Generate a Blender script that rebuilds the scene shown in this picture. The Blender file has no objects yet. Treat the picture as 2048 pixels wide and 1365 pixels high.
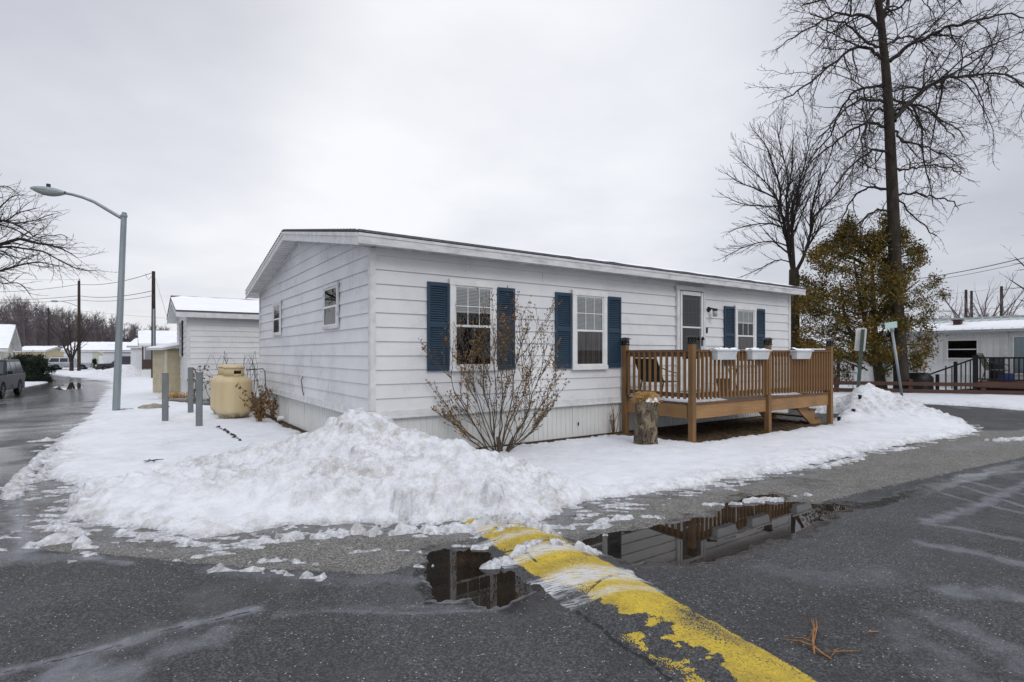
import bpy, math, random
import numpy as np
from mathutils import Vector, Matrix
random.seed(7); RNG = np.random.default_rng(7)
scn = bpy.context.scene
COL = scn.collection
R = math.radians
# ------------------------------------------------------------------ survey: camera, house axes
F, CX, HY, EYE = 1100.0, 1024.0, 709.0, 1.52
D2 = np.array([.822, .569]); D1 = np.array([-.569, .822])      # along the long wall, along the end wall
CORNER = np.array([-1.967, 7.7]); ROT = math.atan2(.569, .822)
def sstep(a, b, x):
    t = np.clip((x - a) / (b - a), 0, 1); return t * t * (3 - 2 * t)
def tz(x, y=0):
    return -0.55 * sstep(11.0, 26.0, -np.asarray(x, float))
def G(px, py):                                                  # survey point on the ground
    z = 0.0
    for _ in range(30):
        Y = (EYE - z) * F / (py - HY); X = (px - CX) / F * Y; z = float(tz(X))
    return (X, Y, z)
def P(px, py, Y): return ((px - CX) / F * Y, Y, EYE - (py - HY) / F * Y)
def HL(u, v): p = CORNER + D2 * u + D1 * v; return float(p[0]), float(p[1])   # house axes -> world
# ------------------------------------------------------------------ noise
_perm = np.random.default_rng(11).permutation(512)
def perlin(x, y, seed=0):
    x = np.asarray(x, float) + seed * 17.31; y = np.asarray(y, float) + seed * 9.77
    xi = np.floor(x).astype(int); yi = np.floor(y).astype(int); xf = x - xi; yf = y - yi
    def g(ix, iy, dx, dy):
        h = _perm[(_perm[ix & 511] + iy) & 511] * (2 * math.pi / 512)
        return np.cos(h) * dx + np.sin(h) * dy
    u = xf * xf * xf * (xf * (xf * 6 - 15) + 10); v = yf * yf * yf * (yf * (yf * 6 - 15) + 10)
    a = g(xi, yi, xf, yf); b = g(xi + 1, yi, xf - 1, yf); c = g(xi, yi + 1, xf, yf - 1); d = g(xi + 1, yi + 1, xf - 1, yf - 1)
    return (a + u * (b - a) + v * (c - a) + u * v * (a - b - c + d)) * 1.5
def fbm(x, y, o=4, seed=0, rough=.5):
    s = 0; a = 1; f = 1
    for k in range(o):
        s = s + a * perlin(x * f, y * f, seed + k); a *= rough; f *= 2.03
    return s
def polydist(x, y, pts):                                        # distance to an open polyline
    d = np.full(np.shape(x), 1e9)
    for (ax, ay), (bx, by) in zip(pts[:-1], pts[1:]):
        ex, ey = bx - ax, by - ay; L = ex * ex + ey * ey + 1e-12
        t = np.clip(((x - ax) * ex + (y - ay) * ey) / L, 0, 1)
        d = np.minimum(d, np.hypot(x - ax - t * ex, y - ay - t * ey))
    return d
def sdf(x, y, poly):                                            # + inside
    d = polydist(x, y, list(poly) + [poly[0]]); ins = np.zeros(np.shape(x), bool)
    n = len(poly)
    for i in range(n):
        ax, ay = poly[i]; bx, by = poly[(i + 1) % n]
        if ay == by: continue
        c = ((ay > y) != (by > y)) & (x < (bx - ax) * (y - ay) / (by - ay) + ax)
        ins ^= c
    return np.where(ins, d, -d)
def G2(*pp): return [G(*p)[:2] for p in pp]
# ------------------------------------------------------------------ mesh collector
class MB:
    def __init__(s): s.v = []; s.f = []
    def add(s, vs, fs):
        o = len(s.v); s.v.extend([tuple(map(float, p)) for p in vs]); s.f.extend([tuple(i + o for i in f) for f in fs]); return s
    def box(s, x0, y0, z0, x1, y1, z1):
        vs = [(x, y, z) for z in (z0, z1) for y in (y0, y1) for x in (x0, x1)]
        return s.add(vs, [(0, 2, 3, 1), (4, 5, 7, 6), (0, 1, 5, 4), (2, 6, 7, 3), (0, 4, 6, 2), (1, 3, 7, 5)])
    def bar(s, a, b, w, h, up=(0, 0, 1)):                       # rectangular bar between two points
        a = Vector(a); b = Vector(b); d = (b - a).normalized(); u = Vector(up)
        sd = d.cross(u)
        if sd.length < 1e-4: sd = d.cross(Vector((1, 0, 0)))
        sd.normalize(); u = sd.cross(d).normalized()
        vs = [p + sd * (i * w / 2) + u * (j * h / 2) for p in (a, b) for i, j in ((-1, -1), (1, -1), (1, 1), (-1, 1))]
        return s.add(vs, [(3, 2, 1, 0), (4, 5, 6, 7), (0, 1, 5, 4), (1, 2, 6, 5), (2, 3, 7, 6), (3, 0, 4, 7)])
    def tube(s, pts, rad, n=6, cap=True):
        pts = [Vector(p) for p in pts]; m = len(pts)
        if not hasattr(rad, '__len__'): rad = [rad] * m
        d0 = (pts[1] - pts[0]).normalized()
        nx = d0.cross(Vector((0, 0, 1)))
        if nx.length < .05: nx = d0.cross(Vector((1, 0, 0)))
        nx.normalize(); vs = []
        for i, p in enumerate(pts):
            d = (pts[min(i + 1, m - 1)] - pts[max(i - 1, 0)])
            if d.length < 1e-9: d = d0.copy()
            d.normalize(); nx = nx - d * nx.dot(d)
            if nx.length < 1e-5: nx = d.orthogonal()
            nx.normalize(); ny = d.cross(nx)
            for k in range(n):
                a = 2 * math.pi * k / n
                vs.append(p + nx * (math.cos(a) * rad[i]) + ny * (math.sin(a) * rad[i]))
        fs = [(i * n + k, i * n + (k + 1) % n, (i + 1) * n + (k + 1) % n, (i + 1) * n + k) for i in range(m - 1) for k in range(n)]
        if cap: fs += [tuple(range(n - 1, -1, -1)), tuple((m - 1) * n + k for k in range(n))]
        return s.add(vs, fs)
    def lathe(s, prof, n=24, c=(0, 0, 0), sx=1, sy=1):          # prof: (r, z)
        vs = [(c[0] + r * sx * math.cos(2 * math.pi * k / n), c[1] + r * sy * math.sin(2 * math.pi * k / n), c[2] + z) for r, z in prof for k in range(n)]
        m = len(prof)
        fs = [(i * n + k, i * n + (k + 1) % n, (i + 1) * n + (k + 1) % n, (i + 1) * n + k) for i in range(m - 1) for k in range(n)]
        fs += [tuple(range(n - 1, -1, -1)), tuple((m - 1) * n + k for k in range(n))]
        return s.add(vs, fs)
    def prism(s, poly, axis, a, b):                             # extrude a 2D outline along an axis
        def q(p, t): return {'x': (t, p[0], p[1]), 'y': (p[0], t, p[1]), 'z': (p[0], p[1], t)}[axis]
        n = len(poly)
        vs = [q(p, a) for p in poly] + [q(p, b) for p in poly]
        return s.add(vs, [tuple(range(n - 1, -1, -1)), tuple(range(n, 2 * n))] + [(i, (i + 1) % n, n + (i + 1) % n, n + i) for i in range(n)])
    def quad(s, *p): return s.add(p, [tuple(range(len(p)))])
    def build(s, name, mat, parent=None, smooth=False, xf=None, bevel=0, loc=None):
        vs = [xf(*p) for p in s.v] if xf else s.v; fs = s.f
        if xf:
            o_ = Vector(xf(0, 0, 0)); cols = [Vector(xf(*q)) - o_ for q in ((1, 0, 0), (0, 1, 0), (0, 0, 1))]
            if cols[0].cross(cols[1]).dot(cols[2]) > 0: fs = [f[::-1] for f in fs]
        me = bpy.data.meshes.new(name); me.from_pydata(vs, [], fs); me.materials.append(mat)
        if smooth: me.polygons.foreach_set('use_smooth', [True] * len(me.polygons))
        me.update()
        o = bpy.data.objects.new(name, me); COL.objects.link(o)
        if parent: o.parent = parent
        if loc: o.location = loc
        if bevel:
            b = o.modifiers.new('bevel', 'BEVEL'); b.width = bevel; b.segments = 2; b.limit_method = 'ANGLE'
        return o
def tag(o, label=None, cat=None, group=None, kind=None):
    if label: o['label'] = label
    if cat: o['category'] = cat
    if group: o['group'] = group
    if kind: o['kind'] = kind
    return o
def thing(name, label, cat, loc=(0, 0, 0), rz=0, group=None):
    o = bpy.data.objects.new(name, None); COL.objects.link(o); o.location = loc; o.rotation_euler = (0, 0, rz)
    o.empty_display_size = .1
    return tag(o, label, cat, group)
def copy_tree(o, parent=None):
    c = o.copy(); COL.objects.link(c)
    if parent: c.parent = parent
    for ch in list(o.children): copy_tree(ch, c)
    return c
def npmesh(name, v, f, mat, smooth=True, attrs=None, loops=4):
    me = bpy.data.meshes.new(name); nv, nf = len(v), len(f)
    me.vertices.add(nv); me.vertices.foreach_set('co', np.asarray(v, np.float32).ravel())
    me.loops.add(nf * loops); me.loops.foreach_set('vertex_index', np.asarray(f, np.int32).ravel())
    me.polygons.add(nf); me.polygons.foreach_set('loop_start', np.arange(0, nf * loops, loops, dtype=np.int32))
    try: me.polygons.foreach_set('loop_total', np.full(nf, loops, np.int32))
    except Exception: pass
    me.polygons.foreach_set('use_smooth', np.full(nf, smooth))
    me.update(calc_edges=True)
    for k, a in (attrs or {}).items():
        at = me.attributes.new(k, 'FLOAT_COLOR', 'POINT'); at.data.foreach_set('color', np.asarray(a, np.float32).ravel())
    me.materials.append(mat); me.validate()
    o = bpy.data.objects.new(name, me); COL.objects.link(o); return o
def gridfaces(nx, ny, keep=None):
    i, j = np.meshgrid(np.arange(nx - 1), np.arange(ny - 1), indexing='xy')
    a = (j * nx + i).ravel(); f = np.stack([a, a + 1, a + nx + 1, a + nx], 1)
    if keep is not None: f = f[keep[f].any(1)]
    return f
def compact(v, f, *attrs):
    used = np.unique(f); m = np.full(len(v), -1); m[used] = np.arange(len(used))
    return v[used], m[f], [a[used] for a in attrs]
# ------------------------------------------------------------------ materials
def srgb(h):
    c = [int(h[i:i + 2], 16) / 255 for i in (0, 2, 4)]
    return tuple((x / 12.92 if x <= .04045 else ((x + .055) / 1.055) ** 2.4) for x in c) + (1,)
class NT:
    def __init__(s, name):
        s.m = bpy.data.materials.new(name); s.m.use_nodes = True; s.t = s.m.node_tree; s.t.nodes.clear()
        s.out = s.n('ShaderNodeOutputMaterial'); s.b = s.n('ShaderNodeBsdfPrincipled'); s.l(s.b.outputs[0], s.out.inputs[0])
    def n(s, ty, **k):
        o = s.t.nodes.new(ty)
        for a, b in k.items(): setattr(o, a, b)
        return o
    def l(s, a, b): s.t.links.new(a, b)
    def val(s, v, sock):
        if isinstance(v, (int, float)): sock.default_value = v
        elif isinstance(v, tuple): sock.default_value = v
        else: s.l(v, sock)
    def coord(s, kind='Object', scale=None):
        c = s.n('ShaderNodeTexCoord').outputs[kind]
        if scale:
            m = s.n('ShaderNodeMapping'); m.inputs['Scale'].default_value = scale; s.l(c, m.inputs[0]); c = m.outputs[0]
        return c
    def noise(s, scale, detail=4, rough=.55, vec=None, dist=0):
        o = s.n('ShaderNodeTexNoise'); o.inputs['Scale'].default_value = scale; o.inputs['Detail'].default_value = detail
        o.inputs['Roughness'].default_value = rough; o.inputs['Distortion'].default_value = dist
        s.l(vec if vec is not None else s.coord(), o.inputs['Vector']); return o.outputs['Fac']
    def vor(s, scale, vec=None, feature='F1', out='Distance'):
        o = s.n('ShaderNodeTexVoronoi'); o.feature = feature; o.inputs['Scale'].default_value = scale
        s.l(vec if vec is not None else s.coord(), o.inputs['Vector']); return o.outputs[out]
    def ramp(s, x, a, b, c0=(0, 0, 0, 1), c1=(1, 1, 1, 1)):
        r = s.n('ShaderNodeValToRGB'); e = r.color_ramp.elements
        e[0].position = a; e[0].color = c0; e[1].position = b; e[1].color = c1; s.l(x, r.inputs[0]); return r.outputs[0]
    def mix(s, f, a, b, mode='MIX'):
        m = s.n('ShaderNodeMix', data_type='RGBA', blend_type=mode)
        s.val(f, m.inputs[0]); s.val(a, m.inputs[6]); s.val(b, m.inputs[7]); return m.outputs[2]
    def math(s, op, a, b=0.0, c=None):
        m = s.n('ShaderNodeMath', operation=op); s.val(a, m.inputs[0]); s.val(b, m.inputs[1])
        if c is not None: s.val(c, m.inputs[2])
        return m.outputs[0]
    def mapr(s, x, a, b, c=0.0, d=1.0):
        m = s.n('ShaderNodeMapRange', interpolation_type='SMOOTHSTEP'); s.val(x, m.inputs[0])
        for i, v in enumerate((a, b, c, d)): s.val(v, m.inputs[1 + i])
        return m.outputs[0]
    def attr(s, name):
        a = s.n('ShaderNodeAttribute', attribute_name=name); sp = s.n('ShaderNodeSeparateColor'); s.l(a.outputs['Color'], sp.inputs[0])
        return sp.outputs[0], sp.outputs[1], sp.outputs[2], a.outputs['Alpha']
    def bump(s, h, strength, dist=.01):
        b = s.n('ShaderNodeBump'); b.inputs['Strength'].default_value = strength; b.inputs['Distance'].default_value = dist
        s.l(h, b.inputs['Height']); s.l(b.outputs[0], s.b.inputs['Normal'])
    def fin(s, base=None, rough=None, metal=None, spec=None):
        if base is not None: s.val(base, s.b.inputs['Base Color'])
        if rough is not None: s.val(rough, s.b.inputs['Roughness'])
        if metal is not None: s.val(metal, s.b.inputs['Metallic'])
        if spec is not None: s.val(spec, s.b.inputs['Specular IOR Level'])
        return s.m
def simple(name, c, c2=None, scale=4, rough=.6, bump=0, bscale=60, stretch=None, metal=0, spec=.4, lo=.35, hi=.7):
    t = NT(name); v = t.coord('Object', stretch) if stretch else t.coord()
    col = t.mix(t.ramp(t.noise(scale, 5, .6, v), lo, hi), c, c2 or tuple(x * .8 for x in c[:3]) + (1,))
    if bump: t.bump(t.noise(bscale, 4, .6, v), bump, .01)
    return t.fin(col, rough, metal, spec)
M = {}
def siding(name, c, c2, dirt, streak=(1.2, 1.2, .35), amount=.5, lap=.2028, z0=.69):
    t = NT(name); v = t.coord()
    patch = t.mapr(t.noise(.8, 6, .7, t.coord('Object', (1, 1, 1.6)), .3), .45, .68)
    st = t.mapr(t.noise(5, 5, .7, t.coord('Object', streak), .3), .42, .72)
    fine = t.noise(30, 5, .7, t.coord('Object', (1, 1, 1)))
    f = t.math('MULTIPLY', t.math('MULTIPLY', patch, t.math('ADD', .35, t.math('MULTIPLY', st, .65))), t.math('MULTIPLY', t.mapr(fine, .25, .65), amount))
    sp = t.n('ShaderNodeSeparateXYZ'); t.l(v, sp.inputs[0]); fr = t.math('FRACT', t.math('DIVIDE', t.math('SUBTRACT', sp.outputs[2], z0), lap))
    lap_shade = t.math('MULTIPLY', t.mapr(fr, .9, .995), t.math('ADD', .25, t.math('MULTIPLY', t.noise(3, 4, .6), .5)))  # shadow line under each lap, painted into the colour with the dirt tint
    col = t.mix(t.ramp(t.noise(.9, 3), .3, .7), c, c2)
    t.bump(t.noise(40, 4, .6, t.coord('Object', (.3, .3, 2))), .12, .003)
    return t.fin(t.mix(t.math('MAXIMUM', f, t.math('MULTIPLY', lap_shade, .5)), col, dirt), .42, spec=.35)
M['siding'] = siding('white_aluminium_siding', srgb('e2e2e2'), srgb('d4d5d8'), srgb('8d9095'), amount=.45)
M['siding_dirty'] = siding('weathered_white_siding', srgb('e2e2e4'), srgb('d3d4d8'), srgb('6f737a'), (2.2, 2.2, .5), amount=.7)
M['skirt'] = siding('white_skirting_panel', srgb('e4e5e4'), srgb('d9dad8'), srgb('98978e'), (3, 3, .5), .4, 9.0)
M['trim'] = simple('white_trim_paint', srgb('dcdddd'), srgb('c2c3c4'), 6, .45, .05, 80)
M['trim_old'] = simple('peeling_white_trim', srgb('d6d7d8'), srgb('9fa1a5'), 3, .55, .15, 60, (1, 1, 3), lo=.45, hi=.8)
M['shingle'] = simple('grey_roof_shingle', srgb('717278'), srgb('4b4c51'), 30, .9, .4, 90)
M['shutter'] = simple('teal_blue_shutter', srgb('294054'), srgb('223647'), 4, .5, .03, 60)
M['vinyl'] = simple('white_window_vinyl', srgb('e4e4e4'), srgb('d4d4d4'), 5, .35)
M['blind'] = simple('white_blind_slat', srgb('eceeef'), srgb('dfe2e4'), 3, .5)
M['curtain'] = simple('dim_curtain_cloth', srgb('857d7b'), srgb('565050'), 5, .9, 0, 20, (8, 8, .3))
M['curtain_brown'] = simple('brown_curtain_cloth', srgb('2e1d12'), srgb('150d09'), 5, .9, 0, 20, (8, 8, .3))
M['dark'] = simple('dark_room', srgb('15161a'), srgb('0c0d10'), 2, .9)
M['black'] = simple('black_metal', srgb('1b1b1d'), srgb('111113'), 8, .45, .03)
M['blackpaint'] = simple('black_painted_wood', srgb('1f2026'), srgb('141419'), 6, .6, .1)
def glass():
    t = NT('window_glass'); tr = t.n('ShaderNodeBsdfTransparent'); gl = t.n('ShaderNodeBsdfGlossy'); mx = t.n('ShaderNodeMixShader'); fr = t.n('ShaderNodeFresnel')
    gl.inputs['Roughness'].default_value = .01; tr.inputs[0].default_value = (.93, .95, .95, 1); fr.inputs[0].default_value = 1.65
    bp = t.n('ShaderNodeBump'); bp.inputs['Strength'].default_value = .03; bp.inputs['Distance'].default_value = .02
    t.l(t.noise(1.5, 2), bp.inputs['Height']); t.l(bp.outputs[0], gl.inputs['Normal'])
    t.l(fr.outputs[0], mx.inputs[0]); t.l(tr.outputs[0], mx.inputs[1]); t.l(gl.outputs[0], mx.inputs[2]); t.l(mx.outputs[0], t.out.inputs[0]); return t.m
M['glass'] = glass()
def wood(name, c, c2, c3, stretch=(.8, .8, 14)):
    t = NT(name); v = t.coord('Object', stretch)
    g = t.noise(4, 6, .65, v, .6); k = t.noise(1.3, 3, .5)
    col = t.mix(t.ramp(g, .3, .7), c, c2); col = t.mix(t.ramp(k, .5, .85), col, c3)
    t.bump(g, .25, .004); return t.fin(col, .7, spec=.25)
M['wood_v'] = wood('treated_wood_upright', srgb('8c6b47'), srgb('6f5438'), srgb('574635'), (14, 14, .8))
M['wood_h'] = wood('treated_wood_beam', srgb('a68259'), srgb('886848'), srgb('69543f'), (.8, 14, 14))
M['wood_rail'] = wood('dark_treated_rail', srgb('775a43'), srgb('5f4736'), srgb('4c3a2f'), (.8, 14, 14))
M['deckboard'] = wood('wet_deck_board', srgb('6b625b'), srgb('544c47'), srgb('7c766f'), (.8, 14, 14))
M['fence'] = wood('red_brown_fence_wood', srgb('5a4138'), srgb('48342e'), srgb('3a2a26'), (1, 10, 10))
M['slat'] = wood('red_brown_slat_wood', srgb('7a5340'), srgb('5d3f32'), srgb('4a342b'), (10, 10, 1))
M['galv'] = simple('galvanised_steel', srgb('9aa2a6'), srgb('868f94'), 6, .5, .05, 40, (1, 1, .2), .35)
M['postgrey'] = simple('weathered_steel_post', srgb('7b8082'), srgb('686b6a'), 9, .6, .15, 50, (1, 1, .3), .3)
M['lens'] = simple('frosted_lamp_lens', srgb('aeb6b4'), srgb('9aa3a1'), 3, .3)
M['planter'] = simple('white_plastic_planter', srgb('d3d5d7'), srgb('c0c3c6'), 5, .4)
M['sign'] = simple('sign_back_aluminium', srgb('dedfdb'), srgb('c8cac6'), 5, .5)
M['signgreen'] = simple('pale_green_sign', srgb('aecbc8'), srgb('c5d8d5'), 14, .5)
M['greenpost'] = simple('green_steel_post', srgb('46554f'), srgb('37443f'), 10, .6)
M['beige'] = simple('beige_vinyl', srgb('bdb299'), srgb('aaa088'), 5, .55)
M['cream'] = simple('cream_siding', srgb('cfccbb'), srgb('bfbcaa'), 5, .55)
M['tan'] = simple('tan_siding', srgb('b9a27a'), srgb('a8926d'), 5, .55)
M['yellowish'] = simple('pale_yellow_siding', srgb('c9bd9c'), srgb('b8ab8c'), 5, .55)
M['sage'] = simple('pale_sage_siding', srgb('c2c8b8'), srgb('aeb5a4'), 5, .55)
M['white'] = simple('white_far_siding', srgb('d8d9dc'), srgb('c7c9cd'), 5, .55)
M['rooftin'] = simple('pale_metal_roof', srgb('b9c0c2'), srgb('a3abad'), 4, .5)
M['brownwood'] = simple('dark_brown_wood', srgb('4a3a32'), srgb('382b25'), 8, .7)
M['teal'] = simple('teal_roof', srgb('3f7f80'), srgb('2f6c6e'), 5, .6)
def tankm():
    t = NT('beige_tank_paint'); v = t.coord()
    z = t.n('ShaderNodeSeparateXYZ'); t.l(v, z.inputs[0])
    low = t.mapr(z.outputs[2], .04, .26, 1.0, 0.0); n = t.noise(9, 5)
    col = t.mix(t.ramp(t.noise(3, 5, .6, t.coord('Object', (1, 1, .25))), .35, .75), srgb('c9b893'), srgb('b5a27c'))
    col = t.mix(t.math('MULTIPLY', low, t.mapr(n, .3, .6)), col, srgb('4a4432'))
    t.bump(n, .04, .01); return t.fin(col, .42, spec=.4)
M['tank'] = tankm()
def bark(name, c, c2, sc=6):
    t = NT(name); v = t.coord('Object', (1, 1, .3)); n = t.noise(sc, 6, .7, v, .5)
    t.bump(n, .8, .03); return t.fin(t.mix(t.ramp(n, .3, .72), c2, c), .9, spec=.15)
M['bark'] = bark('dark_tree_bark', srgb('4d463f'), srgb('282320'))
M['bark_mossy'] = bark('mossy_grey_bark', srgb('605a4c'), srgb('34302a'))
M['twig'] = simple('dark_twig_bark', srgb('3a3430'), srgb('2b2623'), 4, .9)
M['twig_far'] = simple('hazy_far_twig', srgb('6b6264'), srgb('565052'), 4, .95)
M['shrubbark'] = bark('shrub_stem_bark', srgb('6b6152'), srgb('41392f'), 20)
M['bud'] = simple('tan_dry_bud', srgb('94713f'), srgb('48321f'), 9, .8, lo=.4, hi=.6)
M['deadleaf'] = simple('brown_dead_leaf', srgb('7a5c38'), srgb('4c3b25'), 7, .85)
M['straw'] = simple('dry_straw', srgb('c9a76c'), srgb('8f6b40'), 12, .85)
M['orangetwig'] = simple('orange_brown_twig', srgb('a67a4c'), srgb('6b4a2f'), 30, .8)
M['stone'] = simple('pale_grey_rock', srgb('a29c90'), srgb('77736a'), 6, .9, .5, 14)
M['pot'] = simple('dark_flowerpot', srgb('37332f'), srgb('25221f'), 6, .7)
M['cushion'] = simple('cream_patterned_cushion', srgb('cbc8b8'), srgb('8d9a86'), 18, .9, lo=.55, hi=.6)
M['olive'] = simple('olive_sling_fabric', srgb('8b8672'), srgb('76725f'), 6, .8)
M['sling'] = simple('dark_sling_fabric', srgb('3c3a3a'), srgb('2c2a2a'), 30, .85)
M['blackcover'] = simple('black_vinyl_cover', srgb('1c1c20'), srgb('101013'), 4, .5, .5, 5)
M['blue'] = simple('blue_plastic', srgb('2d3f7d'), srgb('24346a'), 4, .5)
M['carnavy'] = simple('dark_navy_car_paint', srgb('111826'), srgb('182030'), 2, .4, spec=.25)
M['carsilver'] = simple('silver_car_paint', srgb('a9adb3'), srgb('979ba1'), 2, .3, metal=.4)
M['cardark'] = simple('black_car_paint', srgb('25272e'), srgb('1d1f25'), 2, .3, spec=.6)
M['carglass'] = simple('tinted_car_glass', srgb('2b3438'), srgb('1d2528'), 1, .1, spec=.5)
M['tyre'] = simple('tyre_rubber', srgb('1a1a1b'), srgb('121213'), 8, .85)
M['rim'] = simple('alloy_wheel', srgb('7f8286'), srgb('5f6266'), 5, .4, metal=.6)
M['red'] = simple('red_tail_lamp', srgb('7a2222'), srgb('5f1818'), 5, .3)
M['amber'] = simple('clear_amber_lamp', srgb('b5a594'), srgb('9c8a76'), 5, .3)
M['plate'] = simple('bumper_grey', srgb('5b5d60'), srgb('4a4c4f'), 5, .6)
def hedge(name, c, c2, c3, sc=1.3):
    t = NT(name); g = t.n('ShaderNodeNewGeometry')
    v = t.coord(); rp = g.outputs['Random Per Island']
    col = t.mix(t.ramp(t.noise(sc, 3, .6, v), .38, .62), c, c2); col = t.mix(t.ramp(rp, .55, 1.0), col, c3)
    return t.fin(col, .8, spec=.15)
M['cedar'] = hedge('winter_cedar_foliage', srgb('39432a'), srgb('66592b'), srgb('946f2f'))
M['hedge'] = hedge('dark_yew_foliage', srgb('1e2620'), srgb('2a3328'), srgb('333c30'))
def soil():
    t = NT('bare_wet_soil'); n = t.noise(9, 8, .7); k = t.vor(45)
    col = t.mix(t.ramp(n, .3, .75), srgb('2d2724'), srgb('564a40')); col = t.mix(t.ramp(k, .0, .25), col, srgb('6e5c46'), 'MIX')
    col = t.mix(t.ramp(n, .45, .6), col, srgb('3a322d'))
    t.bump(t.noise(40, 5, .7), .8, .03); return t.fin(col, .85, spec=.2)
M['soil'] = soil()
def litter():
    return simple('dry_leaf_litter', srgb('6b5334'), srgb('3d2f20'), 20, .9)
M['litter'] = litter()
def snowm():
    t = NT('old_snow'); d, w, _, _ = t.attr('sn')
    n1 = t.noise(4, 6, .7); n2 = t.noise(28, 5, .7); sp = t.vor(85)
    dirt = t.math('MULTIPLY', d, t.mapr(t.noise(6, 7, .8), .40, .66))
    col = t.mix(t.ramp(n1, .3, .7), srgb('e8eaee'), srgb('dadde4'))
    col = t.mix(t.math('MULTIPLY', dirt, .85), col, srgb('9d958a'))
    col = t.mix(t.math('MULTIPLY', w, t.mapr(n2, .35, .7)), col, srgb('85868a'))
    speck = t.math('MULTIPLY', t.mapr(sp, .02, .07, 1.0, 0.0), t.math('MULTIPLY', d, t.mapr(n1, .45, .6)))
    col = t.mix(speck, col, srgb('5a5147'))
    h = t.math('ADD', t.math('ADD', t.math('MULTIPLY', n2, .5), t.math('MULTIPLY', t.noise(80, 3, .7), .25)), t.math('MULTIPLY', t.noise(11, 4, .7), t.math('ADD', .25, t.math('MULTIPLY', d, 1.4))))
    t.bump(h, .75, .035)
    t.b.inputs['Subsurface Weight'].default_value = 0.0
    return t.fin(col, .75, spec=.2)
M['snow'] = snowm()
M['snowplain'] = simple('smooth_roof_snow', srgb('f0f1f5'), srgb('e6e8ee'), 2, .75, .3, 12, spec=.2)
def asphalt(name, paint=False):
    t = NT(name); v = t.coord('Object')
    gray, salt, wet, cr = t.attr('zone')
    n = t.noise(1.1, 6, .65, v); f = t.noise(60, 3, .8, v); ag = t.vor(105, v, out='Color'); agd = t.vor(105, v); big = t.noise(9, 4, .7, v)
    sep = t.n('ShaderNodeSeparateColor'); t.l(ag, sep.inputs[0]); rnd = sep.outputs[0]
    patch = t.noise(.55, 4, .6, v, .6)
    base = t.mix(t.ramp(n, .3, .7), srgb('2f2f31'), srgb('414144')); base = t.mix(t.mapr(patch, .40, .60), base, srgb('505054'))
    base = t.mix(t.mapr(rnd, .25, 1.0), t.mix(.5, base, srgb('181819')), t.mix(t.mapr(big, .3, .7, .25, .6), base, srgb('757577')))
    base = t.mix(t.mapr(f, .35, .62, .45, 0.0), base, srgb('1c1c1d'))
    gcol = t.mix(t.ramp(n, .3, .75), srgb('6b6967'), srgb('515050')); gcol = t.mix(t.mapr(rnd, .1, 1.), t.mix(.6, gcol, srgb('35332f')), t.mix(.55, gcol, srgb('a8a49c')))
    gcol = t.mix(t.mapr(big, .45, .7, 0.0, .5), gcol, srgb('474543'))
    g2 = t.mapr(t.math('ADD', gray, t.math('MULTIPLY', t.math('SUBTRACT', f, .5), .5)), .35, .65)
    col = t.mix(g2, base, gcol)
    # wet patches darker
    w2 = t.mapr(t.math('ADD', wet, t.math('ADD', t.math('MULTIPLY', t.math('SUBTRACT', n, .5), .8), t.math('MULTIPLY', t.math('SUBTRACT', patch, .5), -1.2))), .25, .8)
    col = t.mix(t.math('MULTIPLY', w2, .6), col, srgb('1a1a1b'))
    # pale stone chips
    chip = t.math('MULTIPLY', t.mapr(rnd, .972, .98), t.mapr(agd, .25, .45, 1.0, 0.0))
    chip2 = t.math('MULTIPLY', chip, t.mapr(sep.outputs[1], .15, .35))
    col = t.mix(chip2, col, srgb('c9c4b8'))
    # dried salt streaks
    sn = t.mapr(t.noise(5, 6, .75, v, .8), .3, .68)
    s2 = t.math('MULTIPLY', salt, t.math('ADD', .35, t.math('MULTIPLY', sn, .65)))
    col = t.mix(t.math('MULTIPLY', s2, .85), col, srgb('84868e'))
    # cracks: cr is the distance in metres / 0.3
    cn = t.math('ADD', cr, t.math('MULTIPLY', t.math('SUBTRACT', t.noise(14, 4, .7, v), .5), .16))
    ck = t.mapr(t.math('ABSOLUTE', cn), .012, .034, 1.0, 0.0)
    col = t.mix(t.math('MULTIPLY', ck, .85), col, srgb('141416'))
    rough = t.mapr(t.math('ADD', t.math('MULTIPLY', w2, t.mapr(wet, .3, 1.0, .75, 1.25)), t.math('MULTIPLY', f, .3)), .1, 1.3, .72, .14)
    h = t.math('SUBTRACT', t.math('MULTIPLY', agd, -.6), t.math('MULTIPLY', ck, 1.5))
    h = t.math('ADD', h, t.math('MULTIPLY', f, .5))
    h = t.math('MULTIPLY', h, t.math('SUBTRACT', 1.0, t.math('MULTIPLY', w2, t.mapr(wet, .4, 1.0, .3, .92))))
    if paint:
        pt, _, sm, _ = t.attr('paint')
        pm = t.mapr(t.math('ADD', pt, t.math('ADD', t.math('MULTIPLY', t.math('SUBTRACT', t.noise(16, 6, .75, v), .5), .9), t.math('MULTIPLY', t.math('SUBTRACT', agd, .4), -.9))), .46, .54)
        ycol = t.mix(t.ramp(t.noise(7, 5, .7, v), .3, .75), srgb('d6ba36'), srgb('ab9334'))
        ycol = t.mix(t.math('MULTIPLY', t.mapr(rnd, .45, 1.0), .55), ycol, srgb('8a7030')); ycol = t.mix(t.mapr(f, .55, .75, 0.0, .5), ycol, srgb('e6cf52'))
        pm = t.math('MULTIPLY', pm, t.math('SUBTRACT', 1.0, t.math('MULTIPLY', ck, .9)))
        ycol = t.mix(t.mapr(t.noise(2.2, 5, .7, v), .42, .7, 0.0, .55), ycol, srgb('6b5f36'))
        col = t.mix(pm, col, ycol)
        st = t.math('MULTIPLY', sm, t.mapr(t.noise(5, 5, .7, t.coord('Object', (1.6, 11, 1)), .4), .38, .56))
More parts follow.
